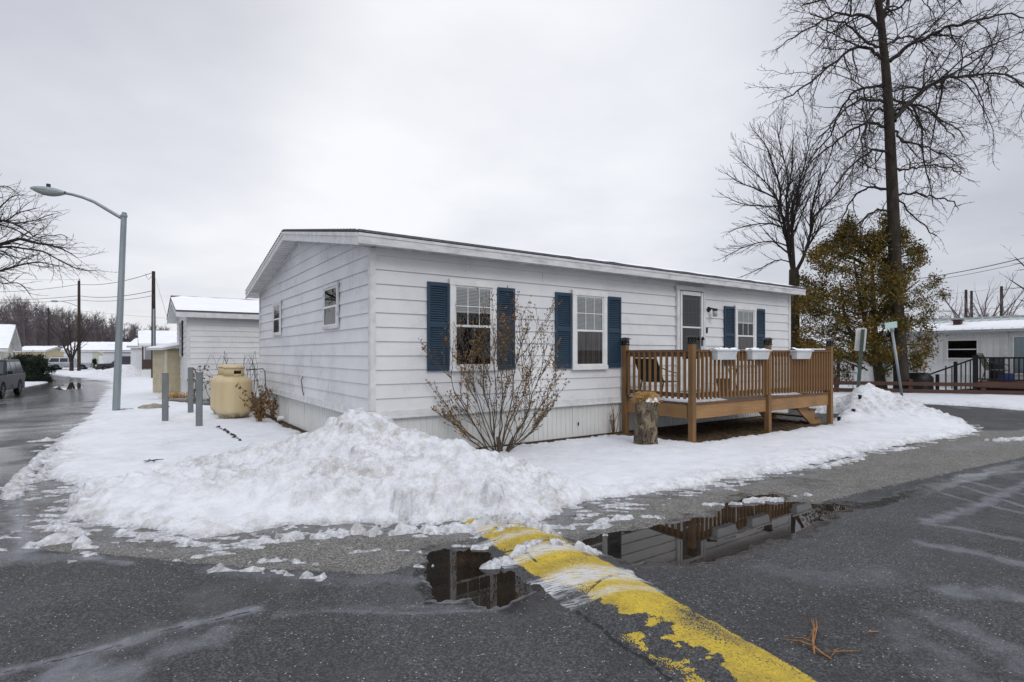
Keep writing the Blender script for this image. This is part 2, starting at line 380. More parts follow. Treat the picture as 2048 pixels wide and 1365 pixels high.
        col = t.mix(st, col, srgb('c9cacd'))
    t.bump(h, .9, .008)
    return t.fin(col, rough, spec=.45)
M['asphalt'] = asphalt('wet_worn_asphalt'); M['bumpmat'] = asphalt('worn_yellow_painted_asphalt', True)
def waterm():
    t = NT('puddle_water'); t.b.inputs['IOR'].default_value = 1.4
    t.bump(t.noise(6, 2), .012, .01)
    return t.fin(t.mix(t.ramp(t.noise(3, 4), .35, .7), srgb('1a1612'), srgb('2e2821')), .015, spec=.5)
M['water'] = waterm()
def stumpm():
    t = NT('weathered_log'); v = t.coord('Object', (1, 1, .35)); n = t.noise(16, 8, .75, v, .8); k = t.noise(7, 5, .7, t.coord('Object', (1, 1, .6)), 1.2); h = t.vor(16, t.coord('Object', (1, 1, .55)))
    col = t.mix(t.ramp(n, .34, .66), srgb('39322c'), srgb('756a5c')); col = t.mix(t.ramp(k, .48, .6), col, srgb('8f816d')); col = t.mix(t.mapr(n, .30, .42, 1.0, 0.0), col, srgb('1f1812')); col = t.mix(t.mapr(h, .1, .2, 1.0, 0.0), col, srgb('1c1510'))
    t.bump(t.math('ADD', n, t.math('MULTIPLY', t.mapr(h, .05, .25), .5)), 1.0, .04); return t.fin(col, .9, spec=.15)
M['log'] = stumpm()
# ================================================================== GROUND
def axis(lo, hi, step, a, b, g=1.1):
    c = list(np.arange(lo, hi + step * .5, step)); s = step; x = c[-1]
    while x < b: s *= g; x += s; c.append(x)
    s = step; x = c[0]; p = []
    while x > a: s *= g; x -= s; p.append(x)
    return np.array(p[::-1] + c)
def polyw(*pp): return G2(*pp)
YARD = polyw((226, 775), (211, 794), (200, 806), (183, 828), (164, 847), (138, 868), (120, 890), (100, 925), (85, 962), (128, 968), (158, 976), (172, 1000), (160, 1020), (132, 1036), (190, 1050), (300, 1062), (400, 1074), (500, 1062), (620, 1052), (720, 1049), (820, 1046), (960, 1044), (1060, 1050), (1094, 1034), (1184, 1002), (1300, 985), (1374, 980), (1444, 964), (1574, 942), (1660, 922), (1719, 908), (1774, 897), (1869, 880), (1956, 864), (1925, 851), (1890, 838)) \
    + [(10.6, 13.6), (10.2, 15.1), (8.6, 15.4), (7.5, 14.4)] + polyw((1690, 828), (1668, 842), (1650, 856)) + [HL(9.6, -1.7), HL(5.0, -1.62), HL(4.8, -.85), HL(4.6, -.15), HL(0, -.15), HL(-.12, 0), HL(-.12, 8.4), HL(-2, 14)] \
    + [(-9, 24), (-10, 34), (-16, 60), (-14, 130), (-75, 130)] + polyw((60, 737), (112, 739), (105, 744), (126, 749), (145, 753), (177, 757), (222, 764))
GRAY = [polyw((60, 965), (45, 1040), (48, 1095), (150, 1106), (250, 1112), (430, 1131), (520, 1137), (640, 1142), (760, 1150), (860, 1120), (980, 1090),
              (1140, 1088), (1300, 1062), (1640, 1006), (1800, 968), (2060, 912), (2300, 880), (2300, 850), (1960, 862), (1574, 940), (1190, 1000), (1060, 1040), (600, 1030), (200, 960))]
SALT = [(((0, 1345), (120, 1318), (240, 1290), (340, 1258), (440, 1236), (500, 1222)), .07, .9), (((350, 1298), (400, 1284), (450, 1268)), .16, .55),
        (((150, 1330), (210, 1365), (230, 1390)), .22, .8), (((140, 1110), (200, 1120), (262, 1128)), .05, .8), (((1180, 1195), (1260, 1260), (1350, 1320), (1400, 1365)), .06, .45),
        (((1925, 952), (2060, 942)), .12, .7), (((1930, 962), (2060, 992)), .05, .8), (((1925, 973), (2060, 1018)), .05, .8), (((1880, 985), (1960, 1008), (2060, 1030)), .05, .7),
        (((1850, 1045), (1960, 1012), (2060, 962)), .1, .75), (((1850, 1048), (1930, 1060), (2060, 1085)), .07, .65), (((1860, 1090), (1960, 1108), (2060, 1132)), .13, .7),
        (((1900, 1188), (1980, 1180), (2060, 1200)), .13, .6), (((1870, 1235), (1940, 1265), (2060, 1335)), .16, .45), (((1800, 1260), (1900, 1330), (2000, 1400)), .2, .3), (((1560, 1140), (1650, 1160), (1760, 1150)), .2, .25),
        (((40, 808), (120, 800), (200, 789)), .22, .8), (((70, 785), (130, 779), (200, 776)), .3, .8), (((10, 850), (80, 838), (150, 822)), .12, .7), (((100, 792), (160, 789), (215, 778)), .16, .7), (((120, 762), (170, 764), (215, 768)), .3, .8), (((30, 990), (45, 1060), (60, 1100)), .1, .9), (((0, 1110), (80, 1120), (160, 1112)), .12, .45), (((640, 1222), (800, 1226), (960, 1222)), .02, .7), (((1900, 900), (1990, 884), (2060, 880)), .2, .5),
        (((0, 900), (90, 868), (160, 835)), .25, .35), (((30, 830), (110, 812), (190, 790)), .5, .35), (((-40, 960), (10, 930), (60, 915)), .2, .5), (((420, 1140), (700, 1160), (1000, 1165)), .12, .35), (((560, 1230), (700, 1215), (1000, 1215)), .06, .3)]
WET = [(((830, 1100), (1080, 1130), (1020, 1215)), .35), (((1120, 1095), (1400, 1085), (1640, 1030)), .38), (((0, 830), (100, 800), (180, 775)), 2.6), (((-40, 790), (60, 790), (150, 770)), 6.0), (((-100, 1000), (0, 900)), .7), (((0, 1120), (60, 1000), (40, 930)), .35), (((1500, 1020), (1750, 1010), (2048, 925)), .2)]
CRACK = [((-20, 1350), (120, 1320), (240, 1291), (340, 1259), (440, 1238), (500, 1224)), ((150, 1104), (250, 1113), (345, 1117), (430, 1130), (520, 1137)), ((1155, 1226), (1200, 1258), (1230, 1285), (1290, 1322), (1340, 1365), (1370, 1400)), ((1640, 1007), (1720, 985), (1830, 960), (2060, 914)), ((1300, 1063), (1640, 1007))]
PUD1 = polyw((852, 1100), (905, 1088), (985, 1086), (1020, 1098), (1050, 1135), (1050, 1180), (1012, 1206), (950, 1207), (868, 1192), (850, 1150))
PUD2 = polyw((1118, 1090), (1180, 1076), (1240, 1062), (1330, 1048), (1430, 1032), (1455, 1006), (1490, 992), (1545, 986), (1570, 1002), (1640, 1006), (1700, 1010), (1655, 1026), (1615, 1050), (1580, 1068), (1520, 1087), (1460, 1106), (1370, 1124), (1260, 1121), (1210, 1108), (1150, 1100))
PUD3 = polyw((110, 775), (140, 765), (170, 768), (160, 780), (120, 782))
def basin(x, y):
    n = fbm(x * 5, y * 5, 4, 3) * .06 + fbm(x * 25, y * 25, 2, 9) * .015
    d = np.maximum(sdf(x, y, PUD1), sdf(x, y, PUD2)) + n
    return -.03 * sstep(-.08, .10, d)
def zone_attr(x, y):
    n = fbm(x * 1.5, y * 1.5, 4, 21); n2 = fbm(x * 6, y * 6, 3, 31)
    gray = sstep(-.05, .05, sdf(x, y, GRAY[0]) + n2 * .03)
    salt = np.zeros_like(x)
    for pts, w, a in SALT:
        d = polydist(x, y, G2(*pts)); salt = np.maximum(salt, a * sstep(1.0, .15, d / w + n2 * .5))
    wet = np.zeros_like(x)
    for pts, w in WET:
        d = polydist(x, y, G2(*pts)); wet = np.maximum(wet, sstep(1.1, .2, d / w + n * .4))
    wet = np.maximum(wet, .35 + .3 * n)
    al = -x * .569 + y * .822; ac = x * .822 + y * .569; n3 = fbm(al * .22, ac * 1.1, 4, 37)
    wet = np.maximum(wet, sstep(-6.5, -10, x) * (.75 + .7 * n3)); salt = np.maximum(salt, .75 * sstep(-7, -10, x) * sstep(.1, .5, fbm(al * .3, ac * 1.4, 4, 39)))
    dp = np.maximum(sdf(x, y, PUD1), sdf(x, y, PUD2)); wet = np.maximum(wet, 1.3 * sstep(-.22, -.02, dp + n2 * .08))
    wet = wet * (1 - .6 * gray * (1 - sstep(.4, .0, np.abs(n))))
    dy_ = sdf(x, y, YARD) + .12 * fbm(x * 3, y * 3, 3, 33); lim = (y < 8) & (x > -6) & (x < 4)
    salt = np.maximum(salt, np.where(lim, .85 * sstep(-.6, -.02, dy_) * sstep(-.1, .55, fbm(x * 2.2, y * 5.5, 4, 34) + .2), 0)); wet = np.maximum(wet, np.where(lim, .9 * sstep(-.5, -.05, dy_) * sstep(.3, -.3, fbm(x * 2.2, y * 5.5, 4, 34)), 0))
    cr = np.full_like(x, 9.0)
    for pts in CRACK: cr = np.minimum(cr, polydist(x, y, G2(*pts)) + .006 * np.abs(n2))
    return np.stack([gray, salt, np.clip(wet, 0, 1), np.clip(cr / .3, 0, 1)], -1)
xs = axis(-6.0, 7.6, .024, -700, 700, 1.12); ys = axis(2.2, 7.6, .024, -60, 1200, 1.1)
X, Y = np.meshgrid(xs, ys); X = X.ravel(); Y = Y.ravel()
zg = tz(X) + basin(X, Y) + .002 * fbm(X * 9, Y * 9, 2, 5) + .006 * perlin(X * .8, Y * .8, 8) * 0.5
gv = np.stack([X, Y, zg], 1)
ground = npmesh('road', gv, gridfaces(len(xs), len(ys)), M['asphalt'], True, {'zone': zone_attr(X, Y)})
tag(ground, kind='structure')
WL = -.010
def sheet(name, poly, z, mat, grow=0, kind='structure'):
    c = np.mean(poly, 0); b = MB(); pts = []
    for p in poly:
        d = np.array(p) - c; L = np.hypot(*d); q = c + d * (1 + grow / L); pts.append((q[0], q[1], z))
    b.quad(*pts); o = b.build(name, mat); return tag(o, kind=kind)
sheet('puddle_water', PUD1, WL, M['water'], .22); sheet('puddle_water', PUD2, WL, M['water'], .35)
sheet('street_puddle', PUD3, -.545 + .0, M['water'], .1)
# ------------------------------------------------------------------ speed bump
B0 = np.array([-.22, 5.17]); B1 = np.array([1.95, .8]); BL = np.hypot(*(B1 - B0)); BD = (B1 - B0) / BL; BN = np.array([-BD[1], BD[0]])
BW, BH = .335, .062
def bump_h(x, y):
    s = (x - B0[0]) * BD[0] + (y - B0[1]) * BD[1]; w = (x - B0[0]) * BN[0] + (y - B0[1]) * BN[1]
    q = np.clip(np.abs(w) / BW, 0, 1)
    return np.where((s > -.1) & (s < BL), BH * (1 - q * q) ** 1.3, 0) * sstep(-.1, .3, s), s, w
sv = np.arange(-.05, 3.6, .014); wv = np.arange(-.42, .4201, .014); S, Wd = np.meshgrid(sv, wv); S = S.ravel(); Wd = Wd.ravel()
bx_ = B0[0] + BD[0] * S + BN[0] * Wd; by_ = B0[1] + BD[1] * S + BN[1] * Wd
bh, _, _ = bump_h(bx_, by_)
edge = sstep(BW + .08, BW - .02, np.abs(Wd) + .03 * fbm(bx_ * 6, by_ * 6, 3, 2))
bz = -.012 + .014 * edge + bh + .004 * fbm(bx_ * 7, by_ * 7, 3, 14) * edge
# paint: +w side (right in the photo) keeps its paint, the left flank is worn towards the near end
worn = fbm(S * 1.6, Wd * 3.2, 4, 40)
pt = .95 - .2 * np.abs(worn) + .2 * worn
pt = np.where(Wd < -.02, pt - sstep(-.14, -.34, Wd) * sstep(.9, 2.2, S) * .8 + .5 * worn * sstep(.7, 1.6, S), pt)
pt -= sstep(.285, .315, np.abs(Wd) + .02 * fbm(bx_ * 7, by_ * 7, 4, 44)) * 1.1
def _sw(px, py): q = G(px, py); q = np.array(q[:2]) * (1 - .03); return ((q[0] - B0[0]) * BD[0] + (q[1] - B0[1]) * BD[1], (q[0] - B0[0]) * BN[0] + (q[1] - B0[1]) * BN[1])
for s0, w0, r in [(*_sw(px, py), r) for px, py, r in ((1222, 1228, .13), (1250, 1250, .11), (1290, 1262, .15), (1330, 1292, .09), (1378, 1316, .12), (1425, 1352, .13), (1195, 1215, .09), (1150, 1180, .06))]:
    pt -= 1.0 * sstep(1.0, .6, np.hypot((S - s0) / (r * 1.25), (Wd - w0) / (r * .8)) + .9 * fbm(bx_ * 7, by_ * 7, 4, 47))
smear = np.zeros_like(S)
for s0, r, a in ((.42, .14, .9), (.74, .09, .6), (1.14, .14, 1.0), (1.68, .2, 1.0), (1.95, .07, .6)):
    smear = np.maximum(smear, a * sstep(1, .3, np.abs(S - s0 - .12 * Wd) / r))
pa = np.stack([np.clip(pt, 0, 1), pt * 0, smear, pt * 0 + 1], -1)
bcr = polydist(bx_, by_, G2((1155, 1226), (1200, 1258), (1230, 1285), (1290, 1322), (1340, 1365)))
bcr = np.minimum(bcr, polydist(bx_, by_, [tuple(B0 + BD * 1.95 + BN * -.3), tuple(B0 + BD * 1.8 + BN * .0), tuple(B0 + BD * 1.72 + BN * .25)]))
bcr = np.minimum(bcr, polydist(bx_, by_, [tuple(B0 + BD * .95 + BN * -.3), tuple(B0 + BD * 1.02 + BN * -.18), tuple(B0 + BD * 1.3 + BN * -.2)]))
za = np.stack([pt * 0, pt * 0, sstep(.25, .42, np.abs(Wd)) * .5 + .2, np.clip(bcr / .3, 0, 1)], -1)
hump = npmesh('speed_bump', np.stack([bx_, by_, bz], 1), gridfaces(len(sv), len(wv)), M['bumpmat'], True, {'paint': pa, 'zone': za})
tag(hump, 'asphalt speed bump with flaking yellow paint running into the snow pile', 'speed bump')
# ------------------------------------------------------------------ bare soil under the house and deck
sp = [HL(-.35, -.42), HL(4.6, -.42), HL(4.75, -1.75), HL(9.75, -1.72), HL(9.75, -.2), HL(11.2, -.2), HL(11.2, 8.4), HL(-.35, 8.4)]
sx = np.arange(-8.5, 12, .09); sy = np.arange(6.2, 22, .09); SX, SY = np.meshgrid(sx, sy); SX = SX.ravel(); SY = SY.ravel()
sd = sdf(SX, SY, sp) + .05 * fbm(SX * 3, SY * 3, 3, 61)
szz = np.where(sd > 0, .012 + .02 * sstep(0, .4, sd) + .012 * fbm(SX * 4, SY * 4, 3, 62), -.03)
v_, f_, _ = compact(np.stack([SX, SY, szz], 1), gridfaces(len(sx), len(sy), sd > -.05)); tag(npmesh('bare_soil', v_, f_, M['soil']), kind='structure')
# ================================================================== SNOW
SCRAP = [(((100, 1058), (165, 1068)), .06, .03), (((60, 1095), (140, 1078), (170, 1100)), .07, .035), (((240, 1066), (310, 1078), (400, 1090)), .05, .02), (((415, 1143), (520, 1140), (640, 1158)), .03, .025), (((500, 1126), (570, 1122), (640, 1130)), .025, .02),
         (((540, 1082), (620, 1074), (700, 1070), (850, 1064), (1000, 1058), (1060, 1062), (1090, 1072)), .055, .05), (((985, 1134), (1030, 1116), (1085, 1102), (1150, 1100), (1180, 1106)), .055, .035), (((1000, 1072), (1060, 1058), (1110, 1066)), .05, .02),
         (((1195, 1046), (1260, 1036), (1325, 1036)), .035, .025), (((1090, 1056), (1180, 1058), (1240, 1050)), .03, .02), (((1490, 1002), (1560, 999)), .05, .02), (((1410, 1010), (1475, 1006)), .03, .015), (((1124, 1206), (1165, 1188)), .035, .025), (((1585, 994), (1625, 990)), .03, .012),
         (((1880, 862), (1930, 867)), .08, .03), (((1985, 882), (2060, 878)), .09, .03), (((1785, 902), (1830, 897)), .06, .02), (((1650, 936), (1720, 918)), .07, .025), (((20, 1000), (40, 962), (90, 912), (132, 882)), .07, .05), (((70, 965), (95, 940), (118, 905)), .05, .03), (((62, 885), (120, 880), (150, 868)), .08, .03),
         (((835, 1132), (880, 1128)), .03, .015), (((680, 1110), (760, 1100), (840, 1104)), .02, .012), (((300, 1225), (340, 1222)), .03, .006), (((570, 1230), (610, 1226)), .012, .006), (((640, 1195), (700, 1193)), .02, .006)]
SCRAP = [(G2(*p), w, h) for p, w, h in SCRAP]
PILES = [((-1.80, 6.42), (-1.80, 6.42), .80, .80, 1.55), ((-1.8, 6.42), (-3.3, 6.1), .66, .30, 1.25), ((-1.8, 6.42), (-.55, 5.95), .70, .46, 1.2), ((-.55, 5.95), (.25, 5.78), .42, .22, .75), ((-3.1, 5.9), (-4.4, 5.6), .25, .10, .9),
         ((8.75, 13.55), (8.75, 13.55), .72, .72, 1.7), ((8.75, 13.5), (9.15, 11.6), .55, .14, 1.4), ((8.75, 13.5), (7.6, 12.9), .5, .22, .9), ((8.75, 13.6), (9.9, 13.1), .5, .12, 1.0)]
def pile_h(x, y):
    h = np.zeros_like(x); n = fbm(x * 1.6, y * 1.6, 3, 71) * .12
    for (ax, ay), (bx, by), ha, hb, r in PILES:
        ex, ey = bx - ax, by - ay; L = ex * ex + ey * ey
        t = np.clip(((x - ax) * ex + (y - ay) * ey) / L, 0, 1) if L > 0 else 0 * x
        d = np.hypot(x - ax - t * ex, y - ay - t * ey) + n * .6
        hh = (ha + (hb - ha) * t) * np.clip(1 - d / r, 0, 1) ** 1.12
        k = .05; h = np.maximum(h, hh) + k * np.exp(-np.abs(h - hh) / k) * .25 * ((h > .01) & (hh > .01))
    return h
def wall_fall(x, y):                                             # the yard snow thins towards the wall
    return 1
def snow_height(x, y, outer, sharp=.14, thick=.075):
    d = sdf(x, y, outer)
    n = fbm(x * 2.2, y * 2.2, 4, 51) * .10 + fbm(x * 11, y * 11, 3, 52) * .03
    d = d + n * np.where(y > 14, .6, 1)
    ph = pile_h(x, y)
    base = thick * (1 - np.exp(-np.clip(d, 0, None) / sharp)) + np.where(d > 0, .018 * sstep(0, .3, d) * fbm(x * .9, y * .9, 3, 53) + .006 * fbm(x * 6, y * 6, 3, 54), 0)
    chunk = np.abs(fbm(x * 4.5, y * 4.5, 3, 55)) * .055 + fbm(x * 10, y * 10, 3, 56) * .032 + np.clip(.35 - np.abs(perlin(x * 7, y * 7, 57)), 0, 1) * .05 - np.clip(.22 - np.abs(perlin(x * 3.1, y * 3.1, 59)), 0, 1) * .07
    pw = sstep(.02, .2, ph) + .5 * sstep(.6, .05, d) * sstep(0, .1, d)
    base = base + ph * sstep(-.05, .3, d) + np.where(d > 0, np.clip(pw, 0, 1) * chunk * sstep(0, .12, d), 0)
    thin = np.zeros_like(x)
    h = np.where(d > 0, base, 0)
    for pts, w, a in SCRAP:
        m = (np.abs(x - np.mean([p[0] for p in pts])) < 3) & (np.abs(y - np.mean([p[1] for p in pts])) < 3)
        if not m.any(): continue
        dd = polydist(x[m], y[m], pts); q = .8 * a * (1.0 - (dd / w) ** 1.5) + a * 1.5 * fbm(x[m] * 8, y[m] * 11, 4, 58)
        h[m] = np.maximum(h[m], np.where(dd < w * 1.6, q, 0)); thin[m] = np.maximum(thin[m], (q > 0) & (dd < w * 1.6) & (d[m] < .02))
    lace = fbm(x * 4, y * 11, 4, 63) + .7 * fbm(x * 1.5, y * 2.5, 2, 64); reach = np.where((x < 2) & (y < 6.5), .75, .32); zone = np.clip(1 + d / reach, 0, 1) * (d <= .02) * (y < 12.5); q = .012 * (lace - .62 + .85 * zone) * (zone > 0)
    thin = np.maximum(thin, (q > .001) & (h <= 0)); h = np.maximum(h, q)
    # scrapes are broken up so that bare road shows through
    return h, d, ph, thin
def snow_mesh(name, xs, ys, outer, chunks=False, **k):
    X, Y = np.meshgrid(xs, ys); X = X.ravel(); Y = Y.ravel()
    h, d, ph, thin = snow_height(X, Y, outer, **k)
    if chunks:
        rg = np.random.default_rng(91); nx, ny = len(xs), len(ys); h2 = h.reshape(ny, nx); p2 = ph.reshape(ny, nx); d2 = d.reshape(ny, nx)
        for k in range(11000):
            cx, cy = rg.uniform(-6, 9.4), rg.uniform(4.2, 14.5); i = np.searchsorted(xs, cx); j = np.searchsorted(ys, cy)
            if i >= nx - 1 or j >= ny - 1: continue
            pv, dv = p2[j, i], d2[j, i]; edge = -.12 < dv < .35 and cy < 9
            if not ((pv > .06 and dv > .1) or edge) : continue
            if edge and pv < .06 and rg.random() < .55: continue
            if cx > 4 and rg.random() < .85: continue
            r = rg.uniform(.028, .06) if rg.random() < .93 else rg.uniform(.06, .10)
            if pv < .06: r *= .7
            i0, i1, j0, j1 = np.searchsorted(xs, cx - r), np.searchsorted(xs, cx + r) + 1, np.searchsorted(ys, cy - r), np.searchsorted(ys, cy + r) + 1
            gx, gy = np.meshgrid(xs[i0:i1], ys[j0:j1]); q = r * r - (gx - cx) ** 2 - ((gy - cy) * rg.uniform(.8, 1.3)) ** 2; base = h2[j, i]
            if q.size: h2[j0:j1, i0:i1] = np.maximum(h2[j0:j1, i0:i1], np.where(q > 0, base + .62 * np.sqrt(np.clip(q, 0, None)) - r * .28, 0))
        h = h2.ravel()
    bh, _, _ = bump_h(X, Y); keep = h > .003
    z = tz(X) + np.where(keep, h + bh + .003, -.05)
    dirt = np.clip(.10 + .6 * sstep(.05, .25, ph) + .5 * sstep(.5, .0, d) + .3 * fbm(X * 1.2, Y * 1.2, 3, 81), 0, 1)
    wetn = np.clip(sstep(.035, .004, h) * .8 + thin * .35, 0, 1)
    v, f, (at,) = compact(np.stack([X, Y, z], 1), gridfaces(len(xs), len(ys), keep), np.stack([dirt, wetn, dirt * 0, dirt * 0 + 1], -1))
    return tag(npmesh(name, v, f, M['snow'], True, {'sn': at}), kind='structure')
snow_mesh('snow', axis(-6.3, 9.6, .032, -80, 11.5, 1.04), axis(4.1, 9.6, .030, 3.6, 131, 1.035), YARD, True)
VERGE = polyw((1500, 792), (1600, 795), (1660, 798), (1760, 802), (1814, 807), (1930, 813), (2048, 822), (2140, 830)) + [(60, 16), (60, 90), (4, 90), (9.5, 24)]
snow_mesh('verge_snow', axis(8, 24, .12, 3, 61, 1.15), axis(13, 24, .1, 12, 91, 1.15), VERGE, sharp=.3, thick=.12)
FARL = polyw((0, 777), (55, 774), (96, 766), (97, 755), (60, 752)) + [(-90, 100), (-160, 100), (-160, 30), (-40, 22)]
snow_mesh('lawn_snow', axis(-36, -26, .2, -161, -22, 1.15), axis(20, 45, .2, 18, 101, 1.12), FARL, sharp=.3, thick=.1)
# dirty bank beside the street
def mound(name, px, py, r, h, seed, ar=1.0):
    x0, y0, z0 = G(px, py); n = 40; a = np.linspace(-1.1, 1.1, n); A, B = np.meshgrid(a, a); A = A.ravel(); B = B.ravel()
    rr = np.hypot(A, B) + .18 * fbm(A * 2, B * 2, 3, seed); hh = h * np.clip(1 - rr, 0, 1) ** .9 + .03 * fbm(A * 7, B * 7, 2, seed) * (rr < 1)
    v = np.stack([x0 + A * r * ar, y0 + B * r, z0 - .04 + hh], 1); v, f, (at,) = compact(v, gridfaces(n, n, rr < 1.05), np.stack([A * 0 + .45, A * 0, A * 0, A * 0 + 1], -1))
    return tag(npmesh(name, v, f, M['snow'], True, {'sn': at}), kind='structure')
mound('snow_bank', 252, 753, 2.3, 1.15, 3, 1.5); mound('snow_bank', 215, 754, 1.6, .35, 5, 2.2); mound('snow_bank', 165, 747, 2.0, .3, 6, 2.4)
# ================================================================== MAIN HOUSE
HL_, HW_ = 10.92, 8.05
ZS, ZT = .69, 3.05                                               # siding from, to
SLOPE = (3.97 - 3.17) / (HW_ / 2 + .3)
house = thing('mobile_home', 'white clad single storey home with blue shutters and timber deck behind the snow pile', 'mobile home', (CORNER[0], CORNER[1], 0), ROT)
def board_wall(n, z0, z1, exp, ylim, lip=.022):
    """lapped boards in wall axes (a along the wall, d outwards, z)"""
    b = MB(); z = z0
    while z < z1 - .01:
        zt = min(z + exp, z1); a0, a1 = ylim(z); c0, c1 = ylim(zt)
        if c1 - c0 < .02: c0 = c1 = (c0 + c1) / 2
        b.add([(a0, lip, z), (a1, lip, z), (c1, .004, zt), (c0, .004, zt), (a0, 0, z), (a1, 0, z)], [(0, 1, 2, 3), (4, 5, 1, 0)]); z = zt
    return b
fw = lambda a, d, z: (a, -d, z)                                  # long wall facing -y
ew = lambda a, d, z: (-d, a, z)                                  # end wall facing -x
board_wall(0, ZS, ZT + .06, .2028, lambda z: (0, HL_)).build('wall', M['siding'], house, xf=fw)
def gl(z):
    if z <= ZT + .04: return (0, HW_)
    k = (z - ZT - .04) / SLOPE; return (min(k, HW_ / 2), max(HW_ - k, HW_ / 2))
zl = [ZS]
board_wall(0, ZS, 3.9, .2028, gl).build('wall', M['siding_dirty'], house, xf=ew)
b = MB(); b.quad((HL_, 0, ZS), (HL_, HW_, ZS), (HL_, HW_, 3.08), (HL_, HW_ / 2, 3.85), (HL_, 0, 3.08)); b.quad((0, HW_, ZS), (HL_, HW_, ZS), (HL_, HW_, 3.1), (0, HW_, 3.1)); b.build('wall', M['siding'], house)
# skirting: ribbed panels
def skirt(L):
    b = MB(); prof = []; a = 0
    while a < L:
        prof += [(a, 0), (a + .055, 0), (a + .06, .012), (a + .075, .012), (a + .08, 0)]; a += .1
    prof = [(min(p, L), d) for p, d in prof] + [(L, 0)]
    for (p, d), (q, e) in zip(prof[:-1], prof[1:]):
        if q > p or d != e: b.quad((p, d - .03, .035), (q, e - .03, .035), (q, e - .03, .66), (p, d - .03, .66))
    for k in range(1, int(L / 1.25)): b.box(k * 1.25 - .03, -.031, .03, k * 1.25 + .03, -.012, .66)
    return b
skirt(HL_).build('skirting', M['skirt'], house, xf=fw); skirt(HW_).build('skirting', M['skirt'], house, xf=ew)
b = MB(); b.box(-.02, -.03, .62, HL_ + .02, -.001, .72); b.box(-.02, -.045, .60, HL_, -.025, .625)
b.build('skirt_trim', M['trim'], house, bevel=.004)
b = MB(); b.box(-.03, .005, .62, -.001, HW_, .722); b.box(-.045, .0, .60, -.025, HW_, .626); b.build('skirt_trim', M['trim'], house, bevel=.004)
b = MB(); b.box(.02, -.06, -.02, HL_, -.02, .05); b.box(-.06, .02, -.02, -.02, HW_, .05); b.build('ground_frame', M['brownwood'], house)
b = MB(); b.box(-.028, -.03, .723, .055, -.001, ZT + .05); b.box(-.03, .001, .723, -.001, .06, ZT + .05); b.build('corner_trim', M['trim'], house, bevel=.004)
b = MB(); b.box(HL_ - .06, -.03, .723, HL_ + .028, -.001, ZT + .05); b.build('corner_trim', M['trim'], house, bevel=.004)
b = MB(); b.box(-.03, HW_ - .06, .723, -.001, HW_ + .02, ZT + .05); b.build('corner_trim', M['trim'], house, bevel=.004)
for ju, jz in ((3.02, 2.72), (4.98, 2.92), (5.6, 2.92)): b = MB(); b.box(ju, -.021, jz, ju + .005, -.006, jz + .19); b.build('board_joint', M['trim_old'], house)
# roof
OH, RX0, RX1 = .3, -.3, HL_ + .2
def zr(y): return 3.17 + SLOPE * (min(y, HW_ - y) + OH)
ya, ym, yb = -OH, HW_ / 2, HW_ + OH
roof = MB()
for y0, y1 in ((ya, ym), (ym, yb)):
    z0, z1 = zr(y0), zr(y1)
    roof.add([(RX0, y0, z0), (RX1, y0, z0), (RX1, y1, z1), (RX0, y1, z1), (RX0, y0, z0 - .03), (RX1, y0, z0 - .03), (RX1, y1, z1 - .03), (RX0, y1, z1 - .03)],
             [(0, 1, 2, 3), (7, 6, 5, 4), (0, 4, 5, 1), (1, 5, 6, 2), (2, 6, 7, 3), (3, 7, 4, 0)])
y = ya                                                          # shingle butts along the rake
while y < yb:
    roof.add([(RX0 - .018, y, zr(y) + .004), (RX0 + .05, y, zr(y) + .004), (RX0 + .05, min(y + .14, yb), zr(min(y + .14, yb)) + .016), (RX0 - .018, min(y + .14, yb), zr(min(y + .14, yb)) + .016),
              (RX0 - .018, y, zr(y) - .012), (RX0 - .018, min(y + .14, yb), zr(min(y + .14, yb)) - .012)], [(0, 1, 2, 3), (4, 0, 3, 5)]); y += .14
roof.box(RX0, ya - .025, zr(ya) - .022, RX1 + .01, ya - .001, zr(ya) + .008)
rf = roof.build('roof', M['shingle'], house)
b = MB(); b.box(RX0 + .004, ya - .012, zr(ya) - .175, RX1, ya + .012, zr(ya) - .033); b.box(RX0 + .004, ya - .022, zr(ya) - .075, RX1, ya - .012, zr(ya) - .034)
b.build('fascia', M['trim_old'], rf, bevel=.004)
for y0, y1 in ((ya + .012, ym), (ym, yb)):
    b = MB(); z0, z1 = zr(y0), zr(y1)
    for dx0, dx1, t0, t1 in ((-.004, .02, .032, .2), (-.016, -.004, .034, .085), (-.012, -.004, .15, .2)):
        x0, x1 = RX0 + dx0, RX0 + dx1
        b.add([(x0, y0, z0 - t0), (x0, y1, z1 - t0), (x0, y1, z1 - t1), (x0, y0, z0 - t1), (x1, y0, z0 - t0), (x1, y1, z1 - t0), (x1, y1, z1 - t1), (x1, y0, z0 - t1)],
              [(0, 1, 2, 3), (7, 6, 5, 4), (0, 4, 5, 1), (1, 5, 6, 2), (2, 6, 7, 3), (3, 7, 4, 0)])
    b.build('rake_board', M['trim'], rf)
